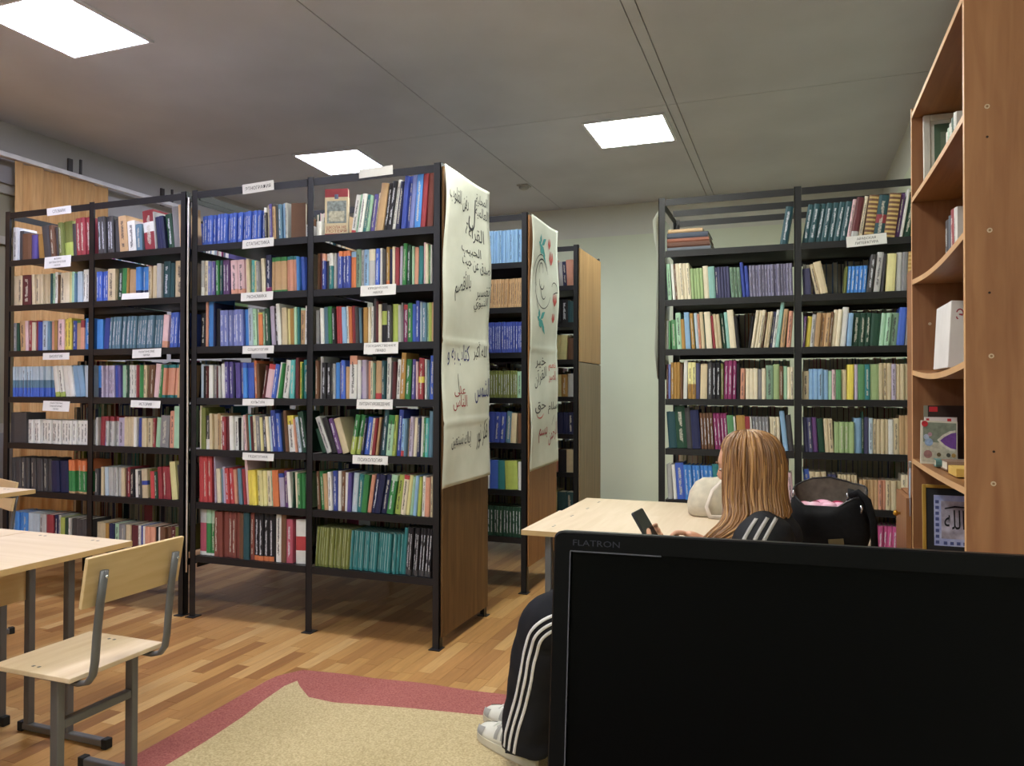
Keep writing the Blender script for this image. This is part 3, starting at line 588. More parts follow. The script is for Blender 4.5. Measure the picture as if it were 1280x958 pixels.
def emit_book(bm, M, w, h, d, col, bands, ink):
    """a hardback: covers and rounded spine round a page block that sits back from the cover's edges.
    x across the spine, y away from the spine, z up; bands = [(z0, z1, colour)] as fractions of the height"""
    t = min(0.0025, w*0.16)
    seedn[0] += 1; sd = (seedn[0] % 97)*3
    r = min(0.3*w, 0.004)
    ring = [(0, d), (0, r), (w*0.28, 0), (w*0.72, 0), (w, r), (w, d), (w-t, d), (w-t, r+t), (t, r+t), (t, d)]
    cuts = sorted({0.0, 1.0} | {b[0] for b in bands} | {b[1] for b in bands}); n = 10; base = len(bm.v)
    for z in cuts:
        for x, y in ring: bm.v.append(tuple(M @ Vector((x, y, z*h))))
    def colat(z):
        c = col
        for a, b_, cc in bands:
            if a <= z <= b_: c = cc
        return c
    U = [0, 0.0, 0.25, 0.75, 1.0, 1.0]
    for i in range(len(cuts)-1):
        z0, z1 = cuts[i], cuts[i+1]; cc = colat((z0+z1)/2)
        for j in range(n):
            k = (j+1) % n
            bm.f.append((base+i*n+j, base+i*n+k, base+(i+1)*n+k, base+(i+1)*n+j)); bm.c.append(cc)
            if j in (1, 2, 3): bm.k.append(ink); bm.uv.append(((U[j], sd+z0*0.999), (U[k], sd+z0*0.999), (U[k], sd+z1*0.999), (U[j], sd+z1*0.999)))
            else: bm.k.append(NOINK); bm.uv.append(None)
    bm.f.append(tuple(base+n-1-j for j in range(n))); bm.c.append(colat(0.01)); bm.k.append(NOINK); bm.uv.append(None)
    e = base+(len(cuts)-1)*n
    bm.f.append(tuple(e+j for j in range(n))); bm.c.append(colat(0.99)); bm.k.append(NOINK); bm.uv.append(None)
    b2 = len(bm.v); q = 0.003
    for z in (q, h-q):
        for x, y in ((t, r+t), (w-t, r+t), (w-t, d-q), (t, d-q)): bm.v.append(tuple(M @ Vector((x, y, z))))
    for f in ((3, 2, 1, 0), (4, 5, 6, 7), (0, 1, 5, 4), (1, 2, 6, 5), (2, 3, 7, 6), (3, 0, 4, 7)):
        bm.f.append(tuple(b2+i for i in f)); bm.c.append(PAGE); bm.k.append(NOINK); bm.uv.append(None)

def jit(c, rnd, a=0.06):
    k = 1+rnd.uniform(-a, a)
    return (min(1, c[0]*k), min(1, c[1]*k), min(1, c[2]*k), 1.0)
LIGHTC = set('pk cm wh lg bg tn py yl lm mn pb sk li sl sg'.split())
def parse(spec):
    out = []
    for tok in spec.split():
        p = tok.split(',')
        key = p[0]; ws = p[1].split('x'); w = float(ws[0]); n = int(ws[1]) if len(ws) > 1 else 1
        h = float(p[2])/100*1.07 if len(p) > 2 else 0; lean = float(p[3]) if len(p) > 3 else 0.0; ex = p[4].split(';') if len(p) > 4 else []
        for _ in range(n): out.append((key, w, h, lean, ex))
    return out
def corners(w, h, a):
    c, s = math.cos(a), math.sin(a); lift = w*s if s > 0 else 0.0
    return [(x*c+z*s, -x*s+z*c+lift) for x, z in ((0, 0), (w, 0), (w, h), (0, h))]
def profile(poly, z, side):
    xs = []
    for i in range(4):
        (xa, za), (xb, zb) = poly[i], poly[(i+1) % 4]
        if min(za, zb)-1e-9 <= z <= max(za, zb)+1e-9:
            if abs(zb-za) < 1e-9: xs += [xa, xb]
            else: xs.append(xa+(xb-xa)*(z-za)/(zb-za))
    if not xs: return None
    return max(xs) if side > 0 else min(xs)
ZSAMP = [0.001+0.0125*i for i in range(22)]
def pack(items, width):
    """positions of the books in one row so that neighbours touch without overlapping and the row fills 'width'"""
    def lay(s):
        placed = []; front = [0.0]*len(ZSAMP); last = None
        for key, w, h, lean, ex in items:
            if key == '_': front = [max(front)+w*s]*len(ZSAMP); continue
            ww = w*s; poly = corners(ww, h, R(lean))
            x = -1e9
            for i, z in enumerate(ZSAMP):
                l = profile(poly, z, -1)
                if l is not None: x = max(x, front[i]-l)
            if last is not None and last != lean: x += 0.0015
            last = lean
            for i, z in enumerate(ZSAMP):
                r_ = profile(poly, z, 1)
                if r_ is not None: front[i] = max(front[i], x+r_)
            placed.append((x, ww)); 
            ends = max(front) if not placed else max(p for p in front)
        return placed, max(front)
    lo, hi = 1e-6, 0.01
    for _ in range(26):
        mid = (lo+hi)/2
        if lay(mid)[1] > width: hi = mid
        else: lo = mid
    return lay(lo)[0]

rb_ = random.Random(11)
ALL = []
for (rk, bay, sh), spec in SPEC.items():
    xs, y0 = RK[rk]; xa, xb = xs[bay]+0.022, xs[bay+1]-0.022
    items = parse(spec); pos = pack(items, xb-xa)
    items = [i for i in items if i[0] != '_']
    counts = {}
    for it in items: counts[it[0]] = counts.get(it[0], 0)+1
    seen = {}
    for (key, w, h, lean, ex), (x, ww) in zip(items, pos):
        seen[key] = seen.get(key, 0)+1
        name = CK[key][1]; side = 'left' if bay == 0 else 'right'
        where = f"{SHELFWORD[sh]} shelf of {RACKWORD[rk]}" if rk in ('R4', 'R5') else f"{SHELFWORD[sh]} shelf, {side} bay, {RACKWORD[rk][4:]}"
        if counts[key] == 1: lab = f"only {name} book on {where}"
        else: lab = f"{ordinal(seen[key])} of {cardinal(counts[key])} {name} books on {where}"
        base = jit(lin(CK[key][0]), rb_, 0.05 if counts[key] > 3 else 0.1)
        bands = []; ink = None; face = False
        for e in ex:
            if e == 'f': face = True
            elif e == 't': ink = lin('d8dcea')[:3]+(0.25,)
            elif e == 'T': ink = lin('3a3840')[:3]+(0.25,)
            elif e == 'B': ink = lin('d8b870')[:3]+(0.5,)
            elif e == 'l': ink = lin('c8d0a8' if key == 'ol' else 'a8c8c8')[:3]+(0.75,)
            elif e[0] == 'u': k = e[-2:]; bands.append((1-int(e[1:-2])/100, 1.0, lin(CK[k][0])))
            elif e[0] == 'd': k = e[-2:]; bands.append((0.0, int(e[1:-2])/100, lin(CK[k][0])))
            elif e[0] == 'm': a, c = e[1:-2].split('-'); bands.append((int(a)/100, int(c)/100, lin(CK[e[-2:]][0])))
        if ink is None:
            q = rb_.random()
            if q < 0.35: ink = (lin('4a4650') if key in LIGHTC else lin('cfcbc0'))[:3]+(0.25,)
            else: ink = NOINK
        d = rb_.uniform(0.125, 0.165)
        y = y0+0.012+rb_.uniform(0, 0.02)
        ALL.append(dict(x=xa+x, y=y, z=ZS[sh]+0.0012, w=ww-0.0007, h=h, d=d, lean=lean, face=face, col=base, bands=bands, ink=ink, label=lab, group=f"books on the {where}",
                        score=ww*h/((xa+x)**2+y*y)))
def place_book(bm, b):
    c, s = math.cos(R(b['lean'])), math.sin(R(b['lean'])); lift = b['w']*s if s > 0 else 0.0
    if b['face']:
        M = Matrix.Translation((b['x']+0.012, b['y']+0.03, b['z'])) @ Matrix.Rotation(R(-78), 4, 'Z')
        emit_book(bm, M, 0.024, b['h'], min((b['w']-0.019)/0.98, 0.16), b['col'], b['bands'], b['ink'])
    else:
        M = Matrix.Translation((b['x'], b['y'], b['z']+lift)) @ Matrix(((c, 0, s, 0), (0, 1, 0, 0), (-s, 0, c, 0), (0, 0, 0, 1)))
        emit_book(bm, M, b['w'], b['h'], b['d'], b['col'], b['bands'], b['ink'])
ranked = sorted(range(len(ALL)), key=lambda i: -ALL[i]['score'])
N_SINGLE = 300
single = set(ranked[:N_SINGLE])
for i in ranked[:N_SINGLE]:
    bm = BookMesh(); b = dict(ALL[i]); org = (b['x'], b['y'], b['z'])
    b['x'] = b['y'] = b['z'] = 0.0
    place_book(bm, b); o = bm.build('book'); o.location = org
    tag(o, b['label'], 'book', b['group'])
    if b['face'] and len(b['bands']) == 2:          # the cover picture of the red-banded book that faces out
        F = Matrix.Translation((0.012, 0.03, 0)) @ Matrix.Rotation(R(-78), 4, 'Z'); H_ = b['h']; D_ = min((b['w']-0.019)/0.98, 0.16)
        for nm, col_, ya, yb, za, zb, off in (('printed_picture', '9aa4a8', 0.12, 0.94, 0.26, 0.74, 0.0003), ('printed_building', 'd0ccbc', 0.2, 0.86, 0.30, 0.52, 0.0006), ('printed_emblem', '7c88b0', 0.44, 0.60, 0.78, 0.88, 0.0006)):
            q = MB(); q.box(0.024+off*0.5, 0.024+off, ya*D_, yb*D_, za*H_, zb*H_, M=F); q.build(nm, mat('print_'+nm, col_, 0.5, var=0.25, scale=70), o)
        q = MB()
        for s_, zz in (('ШКОЛА НЕ', 0.155), ('ПОТЕРЯ', 0.075)): add_text(q, s_, 0.105, 0.015, lambda u, v, zz=zz: F @ Vector((0.0252, D_*0.52+u, zz*H_+v+0.004)), res=1)
        q.build('lettering', mat('cover_red', '9a2c3a', 0.5), o)
bm = BookMesh()
for i, b in enumerate(ALL):
    if i not in single: place_book(bm, b)
# second row of books on the far side of each double rack, seen in R3's gaps, added elsewhere to darken them
keys = list(CK)
rr = random.Random(5)
for rk, (xs, y0) in RK.items():
    dep = 0.66 if rk == 'R5' else 0.585
    for bay in range(len(xs)-1):
        if rk in ('R4', 'R5') and bay == 0: continue
        for sh, z in enumerate(ZS):
            if rk == 'R3' and sh == 0: continue
            x = xs[bay]+0.03
            while True:
                w = rr.uniform(0.012, 0.035)
                if x+w > xs[bay+1]-0.03: break
                if rr.random() < (1.1 if rk == 'R3' else 0.97):
                    h = rr.uniform(0.222, 0.234) if rk == 'R3' else rr.uniform(0.19, 0.235); d = rr.uniform(0.12, 0.16)
                    M = Matrix.Translation((x+w, y0+dep-0.012, z+0.0012)) @ Matrix.Rotation(math.pi, 4, 'Z')
                    emit_book(bm, M, w-0.001, h, d, jit(lin(CK[rr.choice(keys)][0]), rr, 0.1), [], NOINK)
                x += w
o = bm.build('book')
tag(o, 'remaining smaller books filling the gaps along all the black bookracks', 'book', 'the rest of the books on the racks', 'stuff')

# books piled flat at the left of the top shelf behind the person
def flat_book(name, label, x, y, z, w, d, th, c, rz, spine_front=True, ink=NOINK, group=None):
    bm = BookMesh()
    M = Matrix.Translation((x, y, z)) @ Matrix.Rotation(rz, 4, 'Z') @ Matrix(((0, 0, 1, 0), (0, 1, 0, 0), (-1, 0, 0, th), (0, 0, 0, 1)))
    emit_book(bm, M, th, w, d, lin(c), [], ink)
    o = bm.build(name)
    return tag(o, label, 'book', group)
z = ZS[0]+0.001
for i, (w, d, th, c, dx, lab) in enumerate([(0.24, 0.27, 0.022, '6e7480', 0.0, 'grey flat book at the bottom of the pile on the top shelf behind the person'),
        (0.235, 0.27, 0.028, '6a4436', 0.0, 'brown flat book second from the bottom of the top-shelf pile'), (0.23, 0.26, 0.02, 'a0604a', 0.0, 'reddish flat book in the middle of the top-shelf pile'),
        (0.225, 0.25, 0.03, '4a5468', 0.0, 'slate blue flat book second from the top of the top-shelf pile'), (0.19, 0.22, 0.02, 'd2b084', 0.005, 'tan thin book on top of the flat pile on the top shelf')]):
    flat_book('book', lab, -0.665+dx, 4.275, z, w, d, th, c, 0, group='flat pile of books on the top shelf'); z += th+0.0008

# ------------------------------------------------------------------ shelf cards with their headings
def card(x0, x1, z, h, y, lines, label, tilt=0.0, roll=0.0, group='white heading cards on the bookracks'):
    w = x1-x0
    t = thing('shelf_card', label, 'label card', ((x0+x1)/2, y, z), 0, group)
    t.rotation_euler = (tilt, roll, 0)
    bx('card', PAPER, -w/2, w/2, -0.0006, 0.0006, -h/2, h/2, t)
    if lines:
        b = MB(); n = len(lines); lh = h/(n+0.55)
        for i, s in enumerate(lines):
            ww = min(w*0.86, lh*0.62*len(s)*0.80)
            zc = (n-1)/2*lh-i*lh
            add_text(b, s, ww, lh*0.62, lambda u, v, zc=zc: (u, -0.0011, v+zc), res=1)
        b.build('lettering', INK, t)
yl = 3.2235
card(-4.133, -3.940, 2.270, 0.045, 3.224, ['СЛОВАРИ'], 'white one-word card on the top rail of the curtain-side rack', R(3), R(-1))
card(-4.149, -3.937, 1.970, 0.068, yl, ['ФИЗИКО', 'МАТЕМАТИЧЕСКИЕ', 'НАУКИ'], 'three-line white card under the dictionaries on the curtain-side rack', R(-4), R(-1))
card(-4.155, -3.943, 1.416, 0.040, yl, ['БИОЛОГИЯ'], 'white one-word card under the third shelf, left bay, curtain-side rack', R(-3))
card(-4.151, -3.939, 1.124, 0.060, yl, ['ОБЩЕСТВЕННЫЕ', 'ГУМАНИТАРНЫЕ', 'НАУКИ'], 'curled three-line white card above the white series, curtain-side rack', R(-6), R(1))
card(-3.542, -3.344, 1.744, 0.034, 3.222, [], 'blank white card leaning on the second-shelf books of the curtain-side rack', R(-8))
card(-3.462, -3.255, 1.423, 0.048, yl, ['ПОЛИТИЧЕСКИЕ', 'НАУКИ'], 'crumpled two-line white card under the steel blue series, curtain-side rack', R(-4), R(-1.5))
card(-3.471, -3.258, 1.141, 0.040, yl, ['ИСТОРИЯ'], 'white one-word card under the fourth shelf, right bay, curtain-side rack', R(-5), R(1))
card(-2.712, -2.514, 2.277, 0.050, 3.224, ['ЭТНОГРАФИЯ'], 'white printed card on the top rail, left bay, long-bannered rack', R(3), R(-2))
card(-2.710, -2.512, 1.985, 0.046, yl, ['СТАТИСТИКА'], 'faintly printed white card under the long blue series on the top shelf', R(-3), R(-1))
card(-2.718, -2.515, 1.708, 0.044, yl, ['ЭКОНОМИКА'], 'white bold-printed card under the second shelf, left bay, long-bannered rack', R(-3), R(-0.5))
card(-2.705, -2.508, 1.430, 0.040, yl, ['СОЦИОЛОГИЯ'], 'faint white card under the third shelf, left bay, long-bannered rack', R(-3))
card(-2.703, -2.506, 1.157, 0.034, yl, ['КУЛЬТУРА'], 'narrow white card under the fourth shelf, left bay, long-bannered rack', R(-4))
card(-2.701, -2.504, 0.874, 0.038, yl, ['ПЕДАГОГИКА'], 'rounded white card under the fifth shelf, left bay, long-bannered rack', R(-3), R(0.5))
card(-2.006, -1.818, 2.288, 0.044, 3.224, [], 'blank white card on the top rail in front of the ceiling light', R(2), R(-1))
card(-1.994, -1.798, 1.708, 0.052, yl, ['ЮРИДИЧЕСКИЕ', 'НАУКИ'], 'two-line white card under the second shelf, right bay, long-bannered rack', R(-4), R(-0.5))
card(-1.974, -1.784, 1.425, 0.056, yl, ['ГОСУДАРСТВЕННОЕ', 'ПРАВО'], 'two-line white card under the third shelf, right bay, long-bannered rack', R(-5), R(-0.5))
card(-2.013, -1.813, 1.152, 0.048, yl, ['', 'ЛИТЕРАТУРОВЕДЕНИЕ'][1:], 'white card with small low print, fourth shelf of the long-bannered rack', R(-4))
card(-2.035, -1.838, 0.880, 0.042, yl, ['ПСИХОЛОГИЯ'], 'white one-word card under the fifth shelf, right bay, long-bannered rack', R(-3))
card(0.256, 0.444, 1.993, 0.056, 4.2485, ['АРАБСКАЯ', 'ЛИТЕРАТУРА'], 'two-line white card under the top shelf of the rack behind the person', R(-4), R(-3))
b = MB(); b.tube([(-3.062, 3.215, 2.26), (-3.064, 3.214, 1.7), (-3.058, 3.213, 1.1), (-3.06, 3.215, 0.5), (-3.062, 3.216, 0.24)], 0.0045, 6)
tag(b.build('cable', mat('cable_white', 'cfc4bc', 0.5), smooth=True), 'thin pale cable hanging between the two joined bookracks', 'cable')

# ------------------------------------------------------------------ hand-painted paper banners on the rack ends
CLOTH = mat('banner_paper', 'e0e2d8', 0.85, var=0.06, scale=5, col2='cfd2c6', bump=0.06)
def banner(name, label, x, ya, yb, z0a, z0b, z1a, z1b, seams, draw, curl=0.010):
    t = thing(name, label, 'banner', (0, 0, 0))
    def P(u, v, off=0.0):          # u 0..1 from the near edge to the far edge, v 0..1 from the top down
        zt = z1a+(z1b-z1a)*u; zb = z0a+(z0b-z0a)*u
        z = zt+(zb-zt)*v
        bulge = curl*(0.8*math.sin(v*7.5+0.6)*(1-0.5*u)+0.5*math.sin(v*17+u*3)+0.35*math.sin(u*6+v*4))
        e = 0.006*math.sin(v*11+1)*(1 if u < 0.5 else -1)*abs(2*u-1)
        for sv in seams: bulge += 0.004*math.exp(-((v-sv)/0.006)**2)
        return (x+0.016+bulge+off, ya+(yb-ya)*u+e, z-0.01*math.sin(u*math.pi)*(1-v)**6)
    b = MB(); nu, nv = 12, 90
    for j in range(nv+1):
        for i in range(nu+1): b.v.append(Vector(P(i/nu, j/nv)))
    for j in range(nv):
        for i in range(nu):
            k = j*(nu+1)+i; b.f.append([k, k+nu+1, k+nu+2, k+1])
    o = b.build('sheet', CLOTH, t, smooth=True)
    sm = o.modifiers.new('thickness', 'SOLIDIFY'); sm.thickness = 0.0008; sm.offset = 0
    H = (z1a-z0a); Wd = yb-ya
    def txt(body, u0, u1, v0, v1, m=INK, slant=0.0, part='calligraphy'):
        mb = MB(); uc, vc = (u0+u1)/2, (v0+v1)/2
        add_text(mb, arabic(body), u1-u0, v1-v0, lambda a, c: P(uc+a, vc-c-slant*a, 0.0018), res=2)
        mb.build(part, m, t)
    def brush(strokes, m, part):
        mb = MB()
        for pts, w in strokes: mb.stroke(pts, w, lambda a, c, o_: P(a/Wd, c/H, o_), 0.0018)
        mb.build(part, m, t)
    draw(txt, brush, Wd, H)
    return t
def arc(cx, cy, rx, ry, a0, a1, n=14):
    return [(cx+rx*math.cos(R(a0+(a1-a0)*i/n)), cy+ry*math.sin(R(a0+(a1-a0)*i/n))) for i in range(n+1)]
def draw1(txt, brush, Wd, H):
    txt('دفن القلوب', 0.06, 0.48, 0.055, 0.115, slant=-0.03)
    txt('ل', 0.50, 0.66, 0.055, 0.165)
    txt('المحلية', 0.66, 0.95, 0.03, 0.07); txt('العالمية', 0.66, 0.97, 0.07, 0.115, slant=-0.02)
    txt('القراءة', 0.44, 0.86, 0.145, 0.205, slant=-0.02)
    txt('الحبيب', 0.36, 0.78, 0.215, 0.255, slant=-0.02); txt('صدق عن حيث', 0.38, 0.96, 0.258, 0.305, slant=-0.03)
    txt('بالأقصم', 0.22, 0.56, 0.315, 0.40, slant=0.10)
    txt('تفسير', 0.68, 0.97, 0.345, 0.39, slant=0.05); txt('النبوي', 0.64, 0.94, 0.385, 0.43, slant=0.05)
    txt('كتاب به و', 0.12, 0.58, 0.55, 0.62, INK_BLUE, part='blue_calligraphy'); txt('الله أكبر', 0.66, 0.94, 0.535, 0.60)
    txt('على', 0.24, 0.46, 0.685, 0.72, INK_RED, part='red_calligraphy'); txt('الناس', 0.20, 0.48, 0.715, 0.765, INK_RED, part='red_calligraphy')
    brush([([(0.19, 0.985), (0.192, 1.03), (0.195, 1.08)], 0.006)], INK, 'calligraphy')
    txt('الشمس', 0.64, 0.99, 0.66, 0.745, INK_BLUE, part='blue_calligraphy')
    txt('إياك نستعين', 0.16, 0.56, 0.835, 0.89); txt('فكر نور', 0.68, 0.95, 0.805, 0.895, slant=0.06)
TEAL = mat('paint_teal', '4fb0b0', 0.7, var=0.15, scale=40); TULIP = mat('paint_red', 'd8605c', 0.7, var=0.15, scale=40)
def draw2(txt, brush, Wd, H):
    def leaf(cx, cy, dx, dy, w): return ([(cx, cy), (cx+dx*0.5, cy+dy*0.5), (cx+dx, cy+dy)], [0.006, w*1.5, 0.004])
    def sprig(cx, cy, s):
        return [leaf(cx, cy, 0.05*s, 0.055*s, 0.034), leaf(cx, cy, 0.12*s, 0.05*s, 0.03), leaf(cx, cy, 0.015*s, -0.06*s, 0.028), leaf(cx+0.03, cy, 0.09*s, -0.05*s, 0.028), leaf(cx-0.03, cy-0.01, 0.05*s, 0.02*s, 0.02), leaf(cx+0.06, cy+0.02, 0.08*s, 0.07*s, 0.025)]
    brush(sprig(0.15, 0.155, 1.1), TEAL, 'painted_leaf'); brush(sprig(0.16, 0.62, 1.0), TEAL, 'painted_leaf')
    def tulip(cx, cy, s): return [([(cx-0.02*s, cy-0.035*s), (cx-0.022*s, cy), (cx-0.004*s, cy+0.03*s)], [0.006, 0.022*s, 0.008]), ([(cx+0.02*s, cy-0.035*s), (cx+0.02*s, cy), (cx, cy+0.03*s)], [0.006, 0.022*s, 0.008]), ([(cx, cy-0.04*s), (cx, cy+0.02*s)], [0.004, 0.02*s])]
    for cx, cy, s in ((0.37, 0.12, 1.0), (0.42, 0.21, 1.3), (0.47, 0.48, 1.2), (0.45, 0.60, 0.9)): brush(tulip(cx, cy, s), TULIP, 'painted_tulip')
    brush([(arc(0.22, 0.36, 0.13, 0.12, 150, 330, 20), 0.010), (arc(0.20, 0.36, 0.155, 0.145, 175, 345, 20), 0.006), (arc(0.24, 0.42, 0.15, 0.13, 20, 190, 20), 0.006),
           (arc(0.20, 0.31, 0.045, 0.045, 150, 380, 14), 0.007), (arc(0.22, 0.385, 0.05, 0.045, 200, 20, 14), 0.009), (arc(0.25, 0.43, 0.05, 0.06, 210, 40, 14), 0.008),
           (arc(0.47, 0.40, 0.05, 0.04, 190, 400, 12), 0.006), ([(0.44, 0.44), (0.49, 0.425), (0.53, 0.42)], 0.007), ([(0.09, 0.45), (0.13, 0.53), (0.16, 0.58)], 0.005)], INK, 'calligraphy')
    txt('خير', 0.24, 0.60, 0.555, 0.60); txt('القرآن', 0.20, 0.60, 0.60, 0.665, slant=0.1)
    txt('نعم', 0.68, 0.92, 0.575, 0.61, TULIP, part='red_calligraphy'); txt('الصبر', 0.66, 0.9, 0.61, 0.66, TULIP, part='red_calligraphy')
    txt('حق', 0.16, 0.52, 0.735, 0.78); txt('سلام', 0.60, 0.97, 0.74, 0.79)
    brush([(arc(0.18, 1.20, 0.07, 0.04, 20, 160, 12), 0.008)], TULIP, 'red_calligraphy')
    txt('بسم', 0.28, 0.58, 0.84, 0.90, INK_RED, part='red_calligraphy'); txt('الرحمن', 0.62, 0.97, 0.84, 0.91, INK_RED, slant=0.08, part='red_calligraphy')
    brush([([(0.42, 1.30), (0.45, 1.26), (0.48, 1.235)], 0.005)], INK, 'calligraphy')
banner('paper_banner', 'tall off-white paper banner of black Arabic calligraphy on the nearest rack end', -1.5515, 3.200, 3.775, 0.760, 0.768, 2.285, 2.290, (0.545, 0.80), draw1)
banner('paper_banner', 'off-white paper banner with red tulips and teal leaves on the second rack end', -1.4945, 4.285, 4.845, 0.735, 0.755, 2.285, 2.288, (0.52,), draw2)
b = MB()
pts = [(0.0, 0.0), (-0.03, 0.05), (-0.022, 0.16), (-0.004, 0.24), (-0.012, 0.55), (-0.02, 0.8), (-0.004, 0.95)]
for yy in (4.30, 4.80):
    for (dx, dz) in pts: b.v.append(Vector((-0.718+dx, yy, 2.24-dz)))
n = len(pts)
for i in range(n-1): b.f.append([i, i+1, n+i+1, n+i])
o = b.build('paper_sheet', CLOTH, smooth=True); sm = o.modifiers.new('thickness', 'SOLIDIFY'); sm.thickness = 0.001
tag(o, 'curled pale paper sheet hanging off the left end of the rack by the green wall', 'paper')

# ------------------------------------------------------------------ school desks and chairs
RUBBER = mat('rubber_black', '1c1c1e', 0.7)
def desk(label, loc, rz, H=0.70, L=1.2, D=0.49, posts=(-0.24, -0.43), panel_x=-0.44, inset=0.045, group=None):
    """top spans x -D..0, y -L..0; frames at both short ends; local z up"""
    t = thing('school_desk', label, 'desk', loc, rz, group)
    bx('desk_top', BIRCH, -D+0.001, -0.001, -L+0.001, -0.001, H-0.018, H, t, 0.001)
    b = MB()
    b.box(-D, 0, -0.001, 0, H-0.0185, H-0.0006); b.box(-D, 0, -L, -L+0.001, H-0.0185, H-0.0006); b.box(-D, -D+0.001, -L, 0, H-0.0185, H-0.0006); b.box(-0.001, 0, -L, 0, H-0.0185, H-0.0006)
    b.build('edge_band', BIRCH_EDGE, t)
    for y in (-inset, -L+inset):
        b = MB(); b.box(-D+0.03, -0.06, y-0.012, y+0.012, 0.006, 0.03); b.build('foot_runner', GREY_STEEL, t, bevel=0.004)
        for x in (-D+0.03, -0.06): bx('end_cap', RUBBER, x-0.012, x+0.012, y-0.014, y+0.014, 0.0, 0.034, t, 0.003)
        for x in posts:
            b = MB(); b.box(x-0.013, x+0.013, y-0.013, y+0.013, 0.028, H-0.0185); b.build('leg', GREY_STEEL, t, bevel=0.004)
        bx('top_bracket', GREY_STEEL, -D+0.05, -0.07, y-0.011, y+0.011, H-0.036, H-0.0185, t)
    if panel_x is not None: bx('modesty_panel', PLY, panel_x-0.008, panel_x+0.008, -L+inset+0.02, -inset-0.014, H-0.23, H-0.05, t, 0.001)
    b = MB()
    for x in (-0.12, -D+0.12):
        for y in (-inset, -L+inset):
            for dx in (-0.012, 0.012): b.box(x+dx-0.004, x+dx+0.004, y-0.004, y+0.004, H-0.001, H+0.0006)
    b.build('screw_caps', GREY_STEEL, t)
    return t
desk('birch school desk in the corner of the photo, empty chair drawn up to its side', (-2.13, 1.99, 0), 0)
desk('birch school desk pushed flush against the curtain side of the chair desk', (-2.624, 1.99, 0), 0, posts=(-0.08, -0.27), panel_x=-0.40)
desk('birch desk corner beyond, at the foot of the curtain-side rack', (-3.13, 2.40, 0), 0, H=0.78)
desk('birch reading desk the person sits beside, black bag on it', (-0.945, 3.13, 0.0045), R(90), posts=(-0.22, -0.43), panel_x=None, inset=0.09)
desk('birch reading desk on the far side of the pair, beige tote on it', (-0.943, 3.58, 0), R(90), D=0.445, posts=(-0.1, -0.3), panel_x=None, inset=0.09)

def make_chair(label, loc, rz):
    t = thing('school_chair', label, 'chair', loc, rz, None)
    bx('seat', PLY_SEAT, -0.155, 0.155, -0.165, 0.165, 0.406, 0.42, t, 0.002)
    b = MB(); b.prism([(0.193, 0.617), (0.205, 0.615), (0.229, 0.756), (0.217, 0.758)], 'y', -0.172, 0.172)
    b.build('backrest', PLY, t, bevel=0.002, fix=True)
    for s in (-1, 1):
        y = s*0.128
        bx('leg', GREY_STEEL, 0.05, 0.08, y-0.0125, y+0.0125, 0.026, 0.395, t, 0.004)
        bx('foot_runner', GREY_STEEL, -0.135, 0.215, y-0.0125, y+0.0125, 0.004, 0.028, t, 0.004)
        for x in (-0.135, 0.215): bx('end_cap', RUBBER, x-0.012, x+0.012, y-0.0145, y+0.0145, 0.0, 0.032, t, 0.003)
        pts = [(-0.09, y, 0.398), (0.08, y, 0.396), (0.15, y, 0.394), (0.18, y, 0.402), (0.198, y, 0.424), (0.205, y, 0.46), (0.212, y, 0.54), (0.2225, y, 0.625), (0.238, y, 0.716)]
        b = MB(); b.tube(pts, 0.0145, 10, flat=0.62, up=(0, 0, 1)) if False else b.tube(pts, 0.0135, 10, flat=0.6)
        b.build('back_tube', GREY_STEEL, t, smooth=True)
        b = MB(); b.ell((0.2475, y, 0.70), 0.003, 0.005, 0.005, 10, 6); b.build('bolt', mat('bolt_bright', 'd8d8d8', 0.25, 0.9), t, smooth=True)
    bx('crossbar', GREY_STEEL, 0.052, 0.078, -0.116, 0.116, 0.252, 0.278, t, 0.004)
    b = MB()
    for s in (-1, 1):
        for dx in (-0.011, 0.011): b.box(-0.02+dx-0.004, -0.02+dx+0.004, s*0.128-0.004, s*0.128+0.004, 0.419, 0.4207)
    b.build('screw_caps', GREY_STEEL, t)
    return t
chair0 = make_chair('empty plywood school chair with bent grey tube frame beside the corner desk', (-2.015, 1.695, 0.0045), 0)
dup(chair0, (-3.86, 2.53, 0), R(70), 'plywood school chair half seen under the far desk corner by the curtain-side rack')
dup(chair0, (-0.19, 2.285, 0.0055), R(-4), 'plywood school chair under the seated person, hidden by the monitor')

# ------------------------------------------------------------------ wooden bookcase on the right
BCW = wood('bookcase_wood', 'a0714e', '87593b', (5, 5, 0.45), 0.42, grain=6)
BCH = wood('bookcase_shelf_wood', '98693f', '7d512f', (5, 0.5, 5), 0.45, grain=6)
EDGE = mat('bookcase_edge', 'd9ab7c', 0.45, var=0.05)
t = thing('bookcase', 'tall open wooden bookcase with sagging shelves beside the monitor', 'bookcase', (0, 0, 0))
bxx, byn, byf, bzt = 0.371, 2.0, 2.835, 2.165
bx('side_panel', BCW, bxx+0.001, 0.70, byn, byn+0.016, 0.0, bzt, t); bx('edge_band', EDGE, bxx, bxx+0.001, byn, byn+0.016, 0.0, bzt, t)
bx('side_panel', BCW, bxx+0.001, 0.70, byf-0.006, byf+0.010, 0.0, bzt, t); bx('edge_band', EDGE, bxx, bxx+0.001, byf-0.006, byf+0.010, 0.0, bzt, t)
bx('back_panel', BCW, 0.70, 0.706, byn, byf+0.010, 0.0, bzt, t)
SH = [(bzt-0.016, 0.0), (1.866, 0.006), (1.592, 0.018), (1.290, 0.02), (0.995, 0.004), (0.700, 0.002)]
def shelf_z(z, sag, y): return z-sag*math.sin(math.pi*(y-byn)/(byf-byn))
